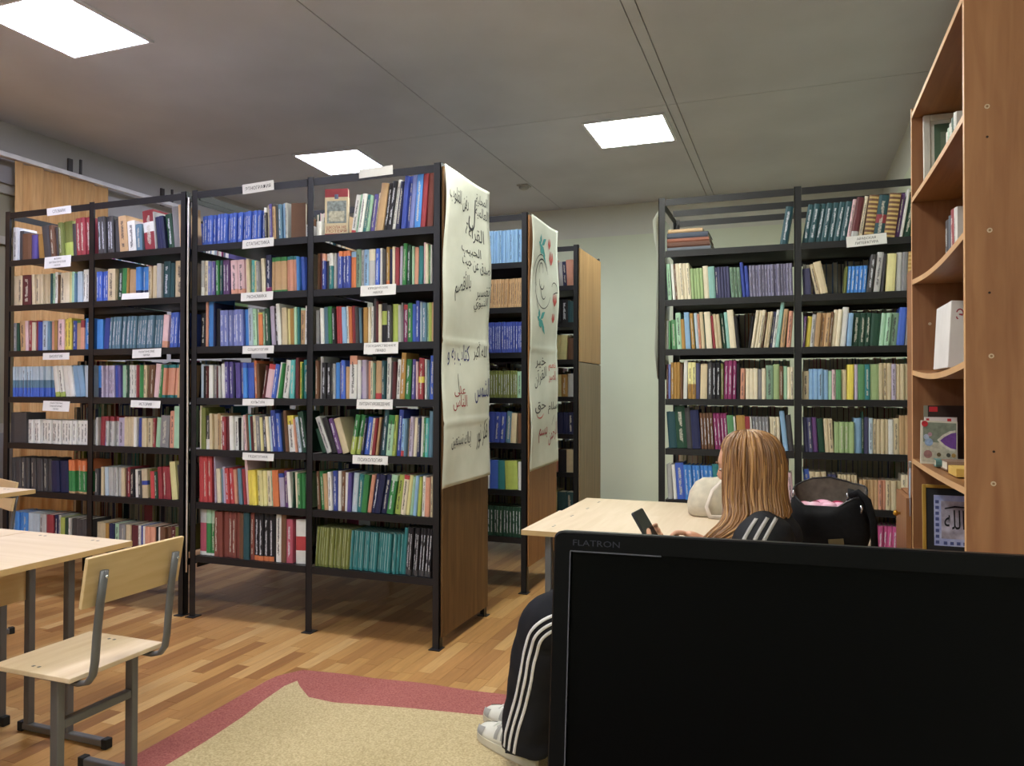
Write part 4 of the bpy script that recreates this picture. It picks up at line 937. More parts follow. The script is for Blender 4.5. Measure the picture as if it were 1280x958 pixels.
for z, sag in SH:
    for part, xa, xb, m in (('shelf', bxx+0.002, 0.70, BCH), ('edge_band', bxx+0.001, bxx+0.002, EDGE)):
        b = MB(); n = 14; rings = []
        for i in range(n+1):
            y = byn+0.0165+(byf-0.0065-byn-0.0165)*i/n; zz = shelf_z(z, sag, y)
            rings.append([(xa, y, zz-0.016), (xb, y, zz-0.016), (xb, y, zz), (xa, y, zz)])
        b.loft(rings); b.build(part, m, t, fix=True)
for y0_, y1_ in ((byn+0.018, 2.415), (2.42, byf-0.008)):
    dr = bx('door', BCW, bxx-0.016, bxx, y0_, y1_, 0.06, 0.68, t, 0.001)
    b = MB(); b.ell((bxx-0.028, y1_-0.05 if y1_ < 2.5 else y0_+0.05, 0.45), 0.013, 0.011, 0.011, 12, 8); b.build('knob', mat('brass', 'c8963c', 0.3, 0.8), dr, smooth=True)
for (x, z) in ((0.417, 1.872), (0.421, 1.587), (0.423, 1.299), (0.426, 1.008)):
    b = MB(); b.tube([(x, byn-0.0012, z), (x, byn+0.001, z)], 0.0055, 14); b.build('screw_cap', mat('cap_pale', 'cbb59c', 0.4), t)
    b = MB(); b.tube([(x, byn-0.0016, z), (x, byn-0.001, z)], 0.0028, 10); b.build('screw_head', mat('cap_mid', '8c6a4c', 0.4), t)
for (x, z) in ((0.417, 1.802), (0.420, 1.444), (0.427, 1.081)):
    b = MB(); b.tube([(x, byn-0.0008, z), (x, byn+0.001, z)], 0.0028, 10); b.build('peg_hole', mat('hole_dark', '2c1a10', 0.8), t)
b = MB(); b.tube([(0.423, byf-0.0072, 1.443), (0.423, byf-0.0055, 1.443)], 0.005, 10); b.build('screw_cap', MATS['cap_pale'], t)
# narrow cabinet beyond it
t = thing('narrow_cabinet', 'narrow wooden cabinet with a brass knob just beyond the bookcase', 'cabinet', (0, 0, 0))
bx('body', BCW, bxx, 0.70, 2.847, 3.12, 0.0, 0.865, t); bx('upper_panel', BCW, bxx+0.002, 0.69, 2.847, 2.965, 0.8655, 1.63, t)
dr = bx('door', BCW, bxx-0.017, bxx-0.001, 2.850, 3.118, 0.05, 0.86, t, 0.001)
b = MB(); b.tube([(bxx-0.018, 3.0, 0.787), (bxx-0.026, 3.0, 0.787)], 0.005, 10); b.ell((bxx-0.032, 3.0, 0.787), 0.009, 0.011, 0.011, 12, 8); b.build('knob', MATS['brass'], dr, smooth=True)
t = thing('ribbon_tag', 'pale blue ribbon with a metal clip hanging between bookcase and narrow cabinet', 'ribbon', (0, 0, 0))
b = MB(); b.loft([[(0.3655, 2.842, 0.965), (0.3665, 2.842, 0.965), (0.3665, 2.866, 0.965), (0.3655, 2.866, 0.965)], [(0.3645, 2.844, 0.88), (0.3655, 2.844, 0.88), (0.3655, 2.863, 0.88), (0.3645, 2.863, 0.88)], [(0.3645, 2.847, 0.80), (0.3655, 2.847, 0.80), (0.3655, 2.856, 0.80), (0.3645, 2.856, 0.80)]])
b.build('ribbon', mat('ribbon_blue', '9cc0e4', 0.6), t, fix=True); bx('clip', mat('clip_metal', 'b8b8bc', 0.3, 0.8), 0.3625, 0.3695, 2.840, 2.868, 0.962, 0.985, t, 0.002)

# things on the bookcase shelves
def stand_book(label, x, y, z, w, h, d, c, lean, ink=NOINK, face_x=True, rz=0.0, bands=[], group='books standing in the wooden bookcase'):
    """book with its parts: cover and page block; spine towards -X, leaning along Y"""
    t = thing('book', label, 'book', (x, y, z), 0, group)
    c_, s_ = math.cos(R(lean)), math.sin(R(lean)); lift = w*s_ if s_ > 0 else 0
    M = Matrix.Translation((0, 0, lift)) @ Matrix(((0, 1, 0, 0), (-c_, 0, -s_, 0), (-s_, 0, c_, 0), (0, 0, 0, 1))) if face_x else Matrix.Rotation(rz, 4, 'Z') @ Matrix.Translation((0, 0, lift)) @ Matrix(((c_, 0, s_, 0), (0, 1, 0, 0), (-s_, 0, c_, 0), (0, 0, 0, 1)))
    bm = BookMesh(); emit_book(bm, M, w, h, d, lin(c), bands, ink)
    pages = bm.f[-6:]; del bm.f[-6:]; del bm.c[-6:]; del bm.k[-6:]; del bm.uv[-6:]
    vp = bm.v[-8:]; bm.v = bm.v[:-8]; n0 = len(bm.v)
    o = bm.build('cover'); o.parent = t
    mb = MB(); mb.add(vp, [tuple(i-n0 for i in f) for f in pages]); mb.build('pages', mat('page_edges', 'e2dac6', 0.8), t)
    return t
tI = lin('3a3a44')[:3]+(0.25,); lI = lin('d8d8d0')[:3]+(0.25,)
zt = shelf_z(1.866, 0.006, 2.74)+0.001
# (the far books first)
y = 2.70
for lab, w, h, c, ink in (('white book next to the picture on the top bookcase shelf', 0.022, 0.165, 'e4e2da', tI), ('mint book second from the picture on the top bookcase shelf', 0.026, 0.17, 'b4cdb8', tI), ('off-white book between green ones on the top bookcase shelf', 0.03, 0.175, 'd8d8cc', tI),
                          ('dark green book nearest the panel on the top bookcase shelf', 0.034, 0.18, '3c5a48', lI), ('white book behind the panel edge on the top bookcase shelf', 0.03, 0.185, 'dcdad4', tI)):
    stand_book(lab, 0.45, y, zt, w, h, 0.13, c, 0, ink); y -= w+0.001
z2 = shelf_z(1.592, 0.018, 2.75)+0.001; y = 2.74
for lab, w, h, c, ink in (('charcoal book, farthest of three on the second bookcase shelf', 0.06, 0.17, '4a484c', lI), ('blue-grey book between charcoal and red on the second bookcase shelf', 0.03, 0.175, '5c6470', NOINK), ('dark red book on the second bookcase shelf', 0.05, 0.185, '9a3038', lI), ('white book by the panel edge on the second bookcase shelf', 0.04, 0.18, 'd8d4d0', tI)):
    stand_book(lab, 0.452, y, z2, w, h, 0.14, c, 0, ink); y -= w+0.001
z3 = shelf_z(1.290, 0.02, 2.74)+0.002
t = thing('binder', 'white binder marked with a handwritten letter on the third bookcase shelf', 'binder', (0.419, 2.50, z3))
M = Matrix.Rotation(R(3), 4, 'Y')
b = MB(); b.box(0, 0.055, 0, 0.24, 0, 0.195, M=Matrix.Translation((0, 0, 0.0029)) @ M); b.build('cover', mat('binder_white', 'e6e2e0', 0.5, var=0.05), t, bevel=0.002)
b = MB(); add_text(b, 'Э', 0.02, 0.034, lambda u, v: Matrix.Translation((0, 0, 0.0029)) @ M @ Vector((0.024+u, -0.0008, 0.155+v))); b.build('lettering', INK_RED, t)
stand_book('dark green book beside the white binder on the third bookcase shelf', 0.487, 2.48, z3, 0.03, 0.205, 0.16, '35503f', 0, NOINK, False)
z4 = shelf_z(0.995, 0.004, 2.78)+0.001
# shelf four: dark board, white book, picture book, flat books, yellow box
t = thing('picture_board', 'dark brown board at the back of the fourth bookcase shelf, red tag on its corner', 'board', (0, 0, 0))
b = MB(); b.box(0.398, 0.60, 2.775, 2.783, z4, z4+0.178); b.build('board', mat('board_dark', '3a2a26', 0.5), t)
bx('corner_tag', mat('tag_red', 'd0323c', 0.5), 0.412, 0.436, 2.7735, 2.775, z4+0.158, z4+0.174, t)
bx('corner_cap', mat('cap_grey', '8a8a7c', 0.4), 0.396, 0.408, 2.7735, 2.775, z4+0.13, z4+0.178, t)
def front_book(name, label, x0, x1, y, z, h, lean, tilt, m, extra):
    t = thing(name, label, 'book', (x0, y, z), 0, 'books facing out on the fourth bookcase shelf')
    M = Matrix.Rotation(R(tilt), 4, 'Y') @ Matrix.Rotation(R(-lean), 4, 'X')
    up = 0.001+max(0, (x1-x0)*math.sin(R(tilt)))
    M = Matrix.Translation((0, 0, up)) @ M
    b = MB(); b.box(0, x1-x0, 0, 0.008, 0, h, M=M); b.build('cover', m, t)
    extra(t, M, x1-x0, h)
    return t
def wb(t, M, w, h):
    b = MB(); b.box(w*0.05, w*0.14, -0.0008, 0, h*0.86, h*0.97, M=M); b.box(w*0.7, w*0.82, -0.0008, 0, h*0.9, h*0.97, M=M); b.build('red_mark', mat('tag_red', 'd0323c'), t)
front_book('book', 'white-covered book with red marks behind the picture book, fourth bookcase shelf', 0.388, 0.478, 2.69, z4, 0.142, 4, 0, mat('cover_white', 'e8dcdc', 0.5), wb)
def picbook(t, M, w, h):
    def patch(part, c, poly):
        b = MB(); P = [M @ Vector((u*w, -0.0009-0.0002*len(t.children), v*h)) for u, v in poly]; b.v = P; b.f = [list(range(len(P)))]; b.build(part, mat('print_'+c, c, 0.5, var=0.15, scale=90), t)
    patch('printed_sky', '8c9484', [(0.06, 0.5), (0.97, 0.5), (0.97, 0.96), (0.06, 0.96)])
    patch('printed_ground', 'cfc8b4', [(0.05, 0.04), (0.97, 0.04), (0.97, 0.5), (0.05, 0.5)])
    ey = [(0.48+0.52*math.cos(R(a))*1.0+0.45, 0.56+0.20*math.sin(R(a))) for a in range(90, 271, 15)]
    patch('printed_arch', 'e4dcd0', [(min(0.97, x*1.0-0.02), y) for x, y in [(0.97, 0.80), (0.8, 0.77), (0.62, 0.68), (0.47, 0.56), (0.62, 0.42), (0.8, 0.33), (0.97, 0.31)]])
    patch('printed_oval', '7a4c9e', [(0.97, 0.75), (0.82, 0.72), (0.66, 0.64), (0.53, 0.55), (0.66, 0.45), (0.82, 0.38), (0.97, 0.36)])
    for i, (c, x, y, r) in enumerate((('9cb4d8', 0.22, 0.50, 0.12), ('b8c4dc', 0.15, 0.62, 0.08), ('d8a8b8', 0.25, 0.68, 0.06), ('a87a78', 0.2, 0.22, 0.12), ('6c5a3c', 0.5, 0.22, 0.06), ('4c4a44', 0.76, 0.22, 0.06), ('b89050', 0.9, 0.22, 0.06), ('d0323c', 0.10, 0.92, 0.09))):
        patch('printed_spot', c, [(x+r*math.cos(R(a)), y+r*0.8*math.sin(R(a))) for a in range(0, 360, 36)])
front_book('book', 'picture book with a purple oval on its cover, leaning on the fourth bookcase shelf', 0.362, 0.460, 2.60, z4, 0.132, 8, 2, mat('cover_cream', 'ddd6c6', 0.5), picbook)
flat_book('book', 'teal book lying flat in front of the picture book', 0.395, 2.54, z4, 0.17, 0.045, 0.022, '5c8480', 0, group='books lying on the fourth bookcase shelf')
flat_book('book', 'brown book with cream page ends lying in front of the teal one', 0.404, 2.42, z4, 0.18, 0.10, 0.026, '8a6a52', 0, group='books lying on the fourth bookcase shelf')
bx_ = bx('paper_box', mat('box_yellow', 'dcb45c', 0.6), 0.396, 0.52, 2.25, 2.36, z4, z4+0.022, None, 0.001); tag(bx_, 'flat yellow box at the front of the fourth bookcase shelf', 'box')
# framed pictures
def framed(label, x0, x1, y, z, h, lean, mf, mm, ma, fw, mw, art):
    t = thing('framed_picture', label, 'picture', (x0, y, z)); t.rotation_euler = (R(-lean), 0, 0)
    w = x1-x0; b = MB(); b.box(0, fw, 0, 0.016, 0, h); b.box(w-fw, w, 0, 0.016, 0, h); b.box(fw, w-fw, 0, 0.016, 0, fw); b.box(fw, w-fw, 0, 0.016, h-fw, h); b.build('frame', mf, t, bevel=0.0015)
    bx('mat_board', mm, fw, w-fw, 0.006, 0.014, fw, h-fw, t); bx('print', ma, fw+mw, w-fw-mw, 0.005, 0.006, fw+mw, h-fw-mw, t)
    art(t, w, h); return t
def art1(t, w, h): bx('photo', mat('art_green', '8a9c88', 0.5, var=0.2, scale=14), 0.05, w-0.05, 0.0042, 0.005, 0.05, h-0.06, t)
framed('white-framed picture with a green inner border on the top bookcase shelf', 0.403, 0.58, 2.792, shelf_z(1.866, 0.006, 2.79)+0.003, 0.262, 3, mat('frame_white', 'e2e0d8', 0.5), mat('mat_white', 'dcdcd2', 0.7), mat('art_pale', '5f7a64', 0.5), 0.02, 0.012, art1)
def art2(t, w, h):
    bx('art_field', mat('art_grey', '8c8494', 0.4, var=0.35, scale=30, col2='d4d0e4'), 0.052, w-0.03, 0.0045, 0.005, 0.055, h-0.05, t)
    b = MB(); add_text(b, arabic('الله'), 0.055, 0.06, lambda u, v: (0.088+u, 0.0036, h*0.52+v)); b.stroke([(0.062, h*0.67), (0.09, h*0.70), (0.118, h*0.695)], 0.006, lambda a, c, o_: (a, 0.0036, c)); b.build('calligraphy', INK, t)
    b = MB()
    for i in range(8): b.box(0.036, 0.046, 0.0043, 0.005, 0.038+i*0.018, 0.048+i*0.018)
    for i in range(7): b.box(0.058+i*0.018, 0.068+i*0.018, 0.0043, 0.005, 0.036, 0.046)
    b.build('border_ornament', mat('art_navy', '54609c', 0.5), t)
framed('gold-framed calligraphy picture with a black mat on the bottom bookcase shelf', 0.383, 0.590, 2.70, 0.7018, 0.222, 3, mat('frame_gold', 'c8a04c', 0.35, 0.3), mat('mat_black', '262a30', 0.5), mat('art_blue', '9aa6e0', 0.4, var=0.25, scale=40, col2='c8d0f0'), 0.010, 0.022, art2)

# ------------------------------------------------------------------ black computer monitor in front
t = thing('computer_desk', 'computer table carrying the black monitor, below the frame', 'desk', (0.04, 0.72, 0.0055))
bx('desk_top', BIRCH, -0.30, 0.46, -0.22, 0.18, 0.712, 0.73, t, 0.002)
for x in (-0.27, 0.43):
    for y in (-0.19, 0.15): bx('leg', GREY_STEEL, x-0.013, x+0.013, y-0.013, y+0.013, 0.0, 0.7115, t)
t = thing('computer_monitor', 'large black computer monitor, switched off, covering the lower corner of the photo', 'monitor', (0, 0, 0))
t.matrix_world = Matrix.Translation((-0.2235, 0.722, 1.0775)) @ Matrix.Rotation(R(4.3), 4, 'Z') @ Matrix.Rotation(R(-7.3), 4, 'X')
mw, mh = 0.515, 0.322
PL = mat('monitor_plastic', '07070b', 0.38, var=0.05, spec=0.14)
def rrect(x0, x1, z0, z1, r, n=6):
    out = []
    for cx, cz, a in ((x1-r, z1-r, 0), (x0+r, z1-r, 90), (x0+r, z0+r, 180), (x1-r, z0+r, 270)):
        for i in range(n+1): out.append((cx+r*math.cos(R(a+90*i/n)), cz+r*math.sin(R(a+90*i/n))))
    return out
o_ = rrect(0, mw, -mh, 0, 0.008); i_ = rrect(0.0175, mw-0.0175, -mh+0.028, -0.0185, 0.002)
b = MB(); n = len(o_)
rings = [[(x, 0.022, z) for x, z in o_], [(x, 0.002, z) for x, z in o_]]
b.loft(rings, cap=False)
cx = [(0.0015+(mw-0.003)*x/mw, -0.0, -0.0015+(mh-0.003)*z/mh) for x, z in o_]
b.loft([rings[1], cx, [(x, 0.0, z) for x, z in i_], [(x, 0.004, z) for x, z in i_]], cap=False)
b.build('bezel', PL, t, smooth=False, fix=True)
b = MB(); L_ = 0.0012
b.box(0.0170, 0.105, -0.0008, 0.0006, -0.0195, -0.0183); b.box(0.0165, 0.0175, -0.0008, 0.0006, -mh+0.03, -0.0195)
b.build('lip_highlight', mat('monitor_highlight', '5c5c68', 0.3), t)  # pale strips paint the highlight along the bezel's inner edge
bx('screen', mat('monitor_screen', '040406', 0.3, var=0.02, spec=0.08), 0.0165, mw-0.0165, 0.004, 0.006, -mh+0.027, -0.0175, t)
b = MB(); b.loft([[(x, 0.0225, z) for x, z in o_], [(mw/2+(x-mw/2)*0.93, 0.045, -mh/2+(z+mh/2)*0.9) for x, z in o_], [(mw/2+(x-mw/2)*0.6, 0.06, -mh/2+(z+mh/2)*0.6) for x, z in o_]])
b.build('back_shell', PL, t, fix=True)
b = MB(); add_text(b, 'FLATRON', 0.046, 0.0058, lambda u, v: (0.0195+0.023+u, -0.0004, -0.0105+v))
b.build('lettering', mat('logo_grey', '2c2c3c', 0.4), t)
t = thing('monitor_stand', 'black monitor foot on the computer table', 'stand', (0.03, 0.79, 0.7362))
b = MB(); b.loft([[(0.11*math.cos(R(a)), 0.085*math.sin(R(a)), z) for a in range(0, 360, 15)] for z in (0.0, 0.008)]); b.loft([[(0.06*math.cos(R(a)), 0.05*math.sin(R(a)), 0.012) for a in range(0, 360, 15)]]*2) if False else None
b.build('foot', PL, t, fix=True)
bx('neck', PL, -0.03, 0.03, 0.014, 0.03, 0.008, 0.20, t, 0.003)

# ------------------------------------------------------------------ bags on the reading desks
def sup(cx, cy, hx, hy, z, n=28, p=4.0, zf=None):
    out = []
    for i in range(n):
        a = 2*math.pi*i/n; c, s = math.cos(a), math.sin(a)
        x = cx+hx*math.copysign(abs(c)**(2/p), c); y = cy+hy*math.copysign(abs(s)**(2/p), s)
        out.append((x, y, z if zf is None else zf(x, y)))
    return out
BAGM = mat('bag_black', '131317', 0.75, var=0.25, scale=60, bump=0.15, spec=0.25)
t = thing('shoulder_bag', 'black fabric shoulder bag, open, pink cloth inside, on the reading desk', 'bag', (0.112, 2.735, 0.7052), R(-3))
def rim(x, y):
    f = (y+0.07)/0.14; s = (x+0.115)/0.23
    fr = 0.166-0.058*math.sin(math.pi*min(1, s/0.78)) if s < 0.78 else 0.166
    return fr*(1-f)+f*(0.178+0.045*math.sin(min(1, s*1.25)*3.14159*0.72+0.3))
b = MB(); Z = [0.0, 0.012, 0.05, 0.10, 0.14]; HX = [0.095, 0.112, 0.122, 0.124, 0.119]; HY = [0.055, 0.068, 0.074, 0.073, 0.07]
rings = [sup(0.004*math.sin(z*40), 0, hx, hy, z) for z, hx, hy in zip(Z, HX, HY)]
rings.append(sup(0, 0, 0.115, 0.068, 0, zf=rim)); rings.append(sup(0, 0, 0.111, 0.064, 0, zf=lambda x, y: rim(x, y)+0.001)); 
b.loft(rings, cap=False); b.add([p for p in rings[0]], [list(range(27, -1, -1))]); b.build('body', BAGM, t, smooth=True, fix=True)
b = MB(); b.loft([sup(0, 0, 0.1108, 0.0638, 0, zf=lambda x, y: rim(x, y)+0.0005), sup(0, 0, 0.108, 0.061, 0, zf=lambda x, y: rim(x, y)-0.02), sup(0, 0, 0.10, 0.055, 0.09), sup(0, 0, 0.02, 0.02, 0.075)], cap=False); b.build('lining', mat('bag_lining', '6a6056', 0.8, var=0.2, scale=40), t, smooth=True)
b = MB(); b.tube([Vector(p)+Vector((0, 0, 0.001)) for p in sup(0, 0, 0.113, 0.066, 0, zf=rim)]+[Vector(sup(0, 0, 0.113, 0.066, 0, zf=rim)[0])+Vector((0, 0, 0.001))], 0.0035, 6); b.build('zip_edge', mat('zip_black', '2a2a2e', 0.35), t, smooth=True)
# closed shoulder part that covers the right third of the mouth
b = MB(); rings = []
for i, s in enumerate([0.0, 0.25, 0.5, 0.75, 1.0]):
    x = 0.055+s*0.068; zt = 0.185-0.055*s**2
    rings.append([(x, -0.066*(1-0.15*s), zt-0.03*(1-s)-0.012), (x, -0.04, zt-0.004), (x, 0.0, zt), (x, 0.04, zt+0.004), (x, 0.066*(1-0.15*s), zt-0.004), (x, 0.04, zt-0.06), (x, -0.04, zt-0.06)])
b.loft(rings); b.build('side_flap', BAGM, t, smooth=True, fix=True)
PINK = mat('cloth_pink', 'e48ab4', 0.8, var=0.3, scale=26, col2='f4d4e0', bump=0.2); PINK2 = mat('cloth_crimson', 'b83058', 0.8, var=0.3, scale=30)
b = MB()
for (x, y, z, r) in ((-0.075, -0.01, 0.125, 0.034), (-0.045, -0.025, 0.13, 0.03), (-0.02, 0.01, 0.132, 0.034), (0.0, -0.03, 0.135, 0.026), (0.03, -0.02, 0.132, 0.03)): b.ell((x, y, z), r, r*0.8, r*0.55, 14, 8)
b.build('pink_cloth', PINK, t, smooth=True)
b = MB()
for (x, y, z, r) in ((-0.04, 0.0, 0.134, 0.022), (0.025, 0.005, 0.136, 0.024), (-0.08, 0.03, 0.128, 0.02)): b.ell((x, y, z), r, r*0.8, r*0.6, 12, 8)
b.build('crimson_cloth', PINK2, t, smooth=True)
b = MB(); b.tube([(0.06, -0.05, 0.175), (0.085, -0.07, 0.19), (0.112, -0.078, 0.165), (0.128, -0.078, 0.10), (0.132, -0.072, 0.02)], 0.011, 8, flat=0.35, up=(0, -1, 0)); b.build('strap', BAGM, t, smooth=True)
b = MB()
for (x, y, z) in ((-0.112, -0.04, 0.172), (0.052, -0.055, 0.172), (0.092, -0.081, 0.138)): b.tube([(x, y-0.004, z-0.012), (x+0.003, y-0.007, z), (x, y-0.004, z+0.012)], 0.0035, 8)
b.build('buckle', mat('buckle_silver', 'c4c4cc', 0.25, 0.9), t, smooth=True)
b = MB(); b.box(0.0, 0.046, -0.0785, -0.0755, 0.0, 0.034, M=Matrix.Rotation(R(-8), 4, 'Y')); b.build('leather_tag', mat('leather_tan', '7a6a48', 0.6), t)
BE = mat('tote_beige', 'cfc6b4', 0.8, var=0.1, scale=30, bump=0.1)
t = thing('tote_bag', 'soft beige tote bag slumped on the far reading desk behind the person', 'bag', (-0.255, 3.27, 0.7005), R(6))
b = MB(); rings = []
for k, (z, hx, hy) in enumerate([(0.0, 0.15, 0.07), (0.01, 0.165, 0.085), (0.05, 0.17, 0.09), (0.10, 0.162, 0.08), (0.14, 0.14, 0.06), (0.165, 0.11, 0.035), (0.172, 0.07, 0.015)]):
    rings.append([(x-0.0, y, zz+(0.01*math.sin(x*30)+0.012*(x/0.16) if k > 2 else 0)) for x, y, zz in sup(0.01*k/6, 0, hx, hy, z, p=3)])
b.loft(rings); b.build('body', BE, t, smooth=True, fix=True)
b = MB(); b.tube([(0.02, -0.03, 0.168), (-0.02, -0.07, 0.16), (-0.065, -0.10, 0.115), (-0.088, -0.112, 0.05), (-0.075, -0.12, 0.012), (-0.03, -0.12, 0.010), (0.02, -0.11, 0.03), (0.05, -0.09, 0.06)], 0.011, 8, flat=0.4); b.build('strap', mat('strap_beige', 'd8ccc0', 0.7), t, smooth=True)

# ------------------------------------------------------------------ the seated person
SKIN = mat('skin', 'd9a68a', 0.55, var=0.05, scale=20); SKIN.node_tree.nodes['Principled BSDF'].inputs['Subsurface Weight'].default_value = 0.1
SKIN.node_tree.nodes['Principled BSDF'].inputs['Subsurface Radius'].default_value = (0.02, 0.008, 0.004)
def bake(o):
    bpy.context.view_layer.update(); dg = bpy.context.evaluated_depsgraph_get()
    me = bpy.data.meshes.new_from_object(o.evaluated_get(dg)); o.modifiers.clear(); old = o.data; o.data = me; bpy.data.meshes.remove(old); me.name = o.name
    bm = bmesh.new(); bm.from_mesh(me); bm.verts.ensure_lookup_table(); seen = set(); isl = []
    for v in bm.verts:
        if v in seen: continue
        st = [v]; seen.add(v); comp = []
        while st:
            q = st.pop(); comp.append(q)
            for e_ in q.link_edges:
                w_ = e_.other_vert(q)
                if w_ not in seen: seen.add(w_); st.append(w_)
        isl.append(comp)
    big = max(isl, key=len)
    for comp in isl:
        if comp is not big: bmesh.ops.delete(bm, geom=comp, context='VERTS')
    for f in bm.faces: f.smooth = True
    bm.to_mesh(me); bm.free()
person = thing('person', 'person with long light brown hair in a black striped tracksuit, looking at a phone', 'person', (0, 0, 0))
def skin_verts(verts, edges, radii, sub=2):
    me = bpy.data.meshes.new('skin'); me.from_pydata(verts, edges, [])
    o = bpy.data.objects.new('skin', me); COL.objects.link(o)
    md = o.modifiers.new('s', 'SKIN'); md.use_smooth_shade = True
    for i, r in enumerate(radii):
        sv = me.skin_vertices[0].data[i]; sv.radius = (r, r) if not isinstance(r, tuple) else r; sv.use_root = (i == 0)
    ss = o.modifiers.new('sub', 'SUBSURF'); ss.levels = sub; ss.render_levels = sub
    bpy.context.view_layer.update(); dg = bpy.context.evaluated_depsgraph_get()
    m2 = o.evaluated_get(dg).to_mesh(); vs = [v.co.copy() for v in m2.vertices]; fs = [tuple(p.vertices) for p in m2.polygons]
    o.evaluated_get(dg).to_mesh_clear(); bpy.data.objects.remove(o); bpy.data.meshes.remove(me)
    return vs, fs
BV = [(-0.20, 2.325, 0.535), (-0.175, 2.325, 0.63), (-0.135, 2.325, 0.75), (-0.105, 2.325, 0.825), (-0.09, 2.33, 0.895), (-0.105, 2.337, 0.955),      # 0-5 spine, neck, head base
      (-0.085, 2.20, 0.82), (-0.19, 2.145, 0.62), (-0.315, 2.262, 0.735), (-0.085, 2.455, 0.82), (-0.155, 2.52, 0.64), (-0.255, 2.415, 0.745),      # 6-8 near arm, 9-11 far arm
      (-0.20, 2.245, 0.525), (-0.72, 2.265, 0.52), (-0.815, 2.345, 0.085), (-0.20, 2.40, 0.525), (-0.70, 2.44, 0.52), (-0.855, 2.51, 0.085),       # 12-14 near leg, 15-17 far leg
      (-0.45, 2.255, 0.53), (-0.785, 2.30, 0.31), (-0.44, 2.42, 0.53), (-0.785, 2.475, 0.31)]
BE_ = [(0, 1), (1, 2), (2, 3), (3, 4), (4, 5), (3, 6), (6, 7), (7, 8), (3, 9), (9, 10), (10, 11), (0, 12), (12, 18), (18, 13), (13, 19), (19, 14), (0, 15), (15, 20), (20, 16), (16, 21), (21, 17)]
BRD = [0.11, 0.10, 0.11, 0.085, 0.042, 0.045, 0.045, 0.036, 0.024, 0.045, 0.036, 0.024, 0.08, 0.052, 0.034, 0.08, 0.052, 0.034, 0.066, 0.048, 0.066, 0.048]
bv, bf = skin_verts(BV, BE_, BRD)
body = MB(); body.add(bv, bf)
# head: shaped sphere with brow, nose, lips and chin
HC = Vector((-0.122, 2.342, 0.998)); FD = Vector((-0.95, 0.24, -0.20)).normalized(); HS = Vector((0, 0, 1)).cross(FD).normalized(); HU = FD.cross(HS).normalized()
HM = Matrix((FD, HS, HU)).transposed().to_4x4(); HM.translation = HC
hb = MB(); hb.ell((0, 0, 0), 1, 1, 1, 40, 30)
hv = []
for p in hb.v:
    x, y, z = p
    r = Vector((0.090*x, 0.070*y, 0.108*z))
    if z < 0: r.y *= 1-0.28*(-z)**1.5; r.x *= 1-0.10*(-z) if x > 0 else 1-0.35*(-z)
    if x > 0:
        f = x**3
        r.x += 0.020*f*math.exp(-((y/0.16)**2))*math.exp(-((z+0.16)/0.17)**2)          # nose
        r.x += 0.006*f*math.exp(-((y/0.30)**2))*math.exp(-((z+0.50)/0.07)**2)          # lips
        r.x += 0.006*f*math.exp(-((y/0.30)**2))*math.exp(-((z+0.66)/0.07)**2)
        r.x += 0.010*f*math.exp(-((y/0.35)**2))*math.exp(-((z+0.88)/0.12)**2)          # chin
        r.x -= 0.008*f*(math.exp(-(((y-0.42)/0.2)**2))+math.exp(-(((y+0.42)/0.2)**2)))*math.exp(-((z-0.02)/0.12)**2)   # eye sockets
        r.x += 0.004*f*math.exp(-((z-0.22)/0.09)**2)                                    # brow
    hv.append(HM @ r)
body.add(hv, hb.f)
for s in (-1, 1):
    eb = MB(); eb.ell((0, 0, 0), 0.012, 0.006, 0.03, 12, 8, M=HM @ Matrix.Translation((-0.004, s*0.069, -0.012)) @ Matrix.Rotation(R(s*20), 4, 'Z')); body.add(eb.v, eb.f)
# hands: palm and five bent fingers each, around the phone
PH_TOP, PH_BOT = Vector((-0.452, 2.335, 0.848)), Vector((-0.375, 2.328, 0.722))
PD = (PH_TOP-PH_BOT).normalized(); PN = Vector((0.84, -0.24, 0.49)); PN = (PN-PD*PN.dot(PD)).normalized(); PW_ = PD.cross(PN).normalized()   # along, screen normal, across
def PP(a, w, n): return PH_BOT+PD*a+PW_*w+PN*n
if PW_.y > 0: pass
def finger(pts, radii):
    v, f = skin_verts([tuple(p) for p in pts], [(i, i+1) for i in range(len(pts)-1)], radii, 2); body.add(v, f)
sg_ = -1 if PW_.y > 0 else 1          # near side of the phone (towards the camera)
wr = Vector(BV[8])
palm = [wr+(Vector(BV[7])-wr).normalized()*0.06, wr, PP(0.010, sg_*0.030, -0.012), PP(0.050, sg_*0.026, -0.018)]
finger(palm, [0.025, 0.022, (0.026, 0.017), (0.027, 0.014)])
for k, (a, ln) in enumerate(((0.028, 0.9), (0.046, 1.0), (0.063, 1.02), (0.080, 0.95))):   # little to index finger: behind, round the far edge, tips on the screen side
    finger([PP(a-0.006, sg_*0.020, -0.020), PP(a, -sg_*0.012, -0.021), PP(a+0.003, -sg_*0.0445, -0.010), PP(a+0.004, -sg_*0.043, 0.011), PP(a+0.004, -sg_*0.030*ln, 0.0125)], [0.0088, 0.0085, 0.0078, 0.0072, 0.0062])
finger([PP(0.015, sg_*0.040, -0.004), PP(0.042, sg_*0.0515, 0.006), PP(0.068, sg_*0.043, 0.0155), PP(0.088, sg_*0.028, 0.0145)], [0.012, 0.0105, 0.009, 0.0075])
w2 = Vector(BV[11])          # the other hand taps the screen
finger([w2+(Vector(BV[10])-w2).normalized()*0.06, w2, w2+Vector((-0.035, -0.012, 0.022)), w2+Vector((-0.062, -0.024, 0.034))], [0.025, 0.021, (0.025, 0.016), (0.025, 0.013)])
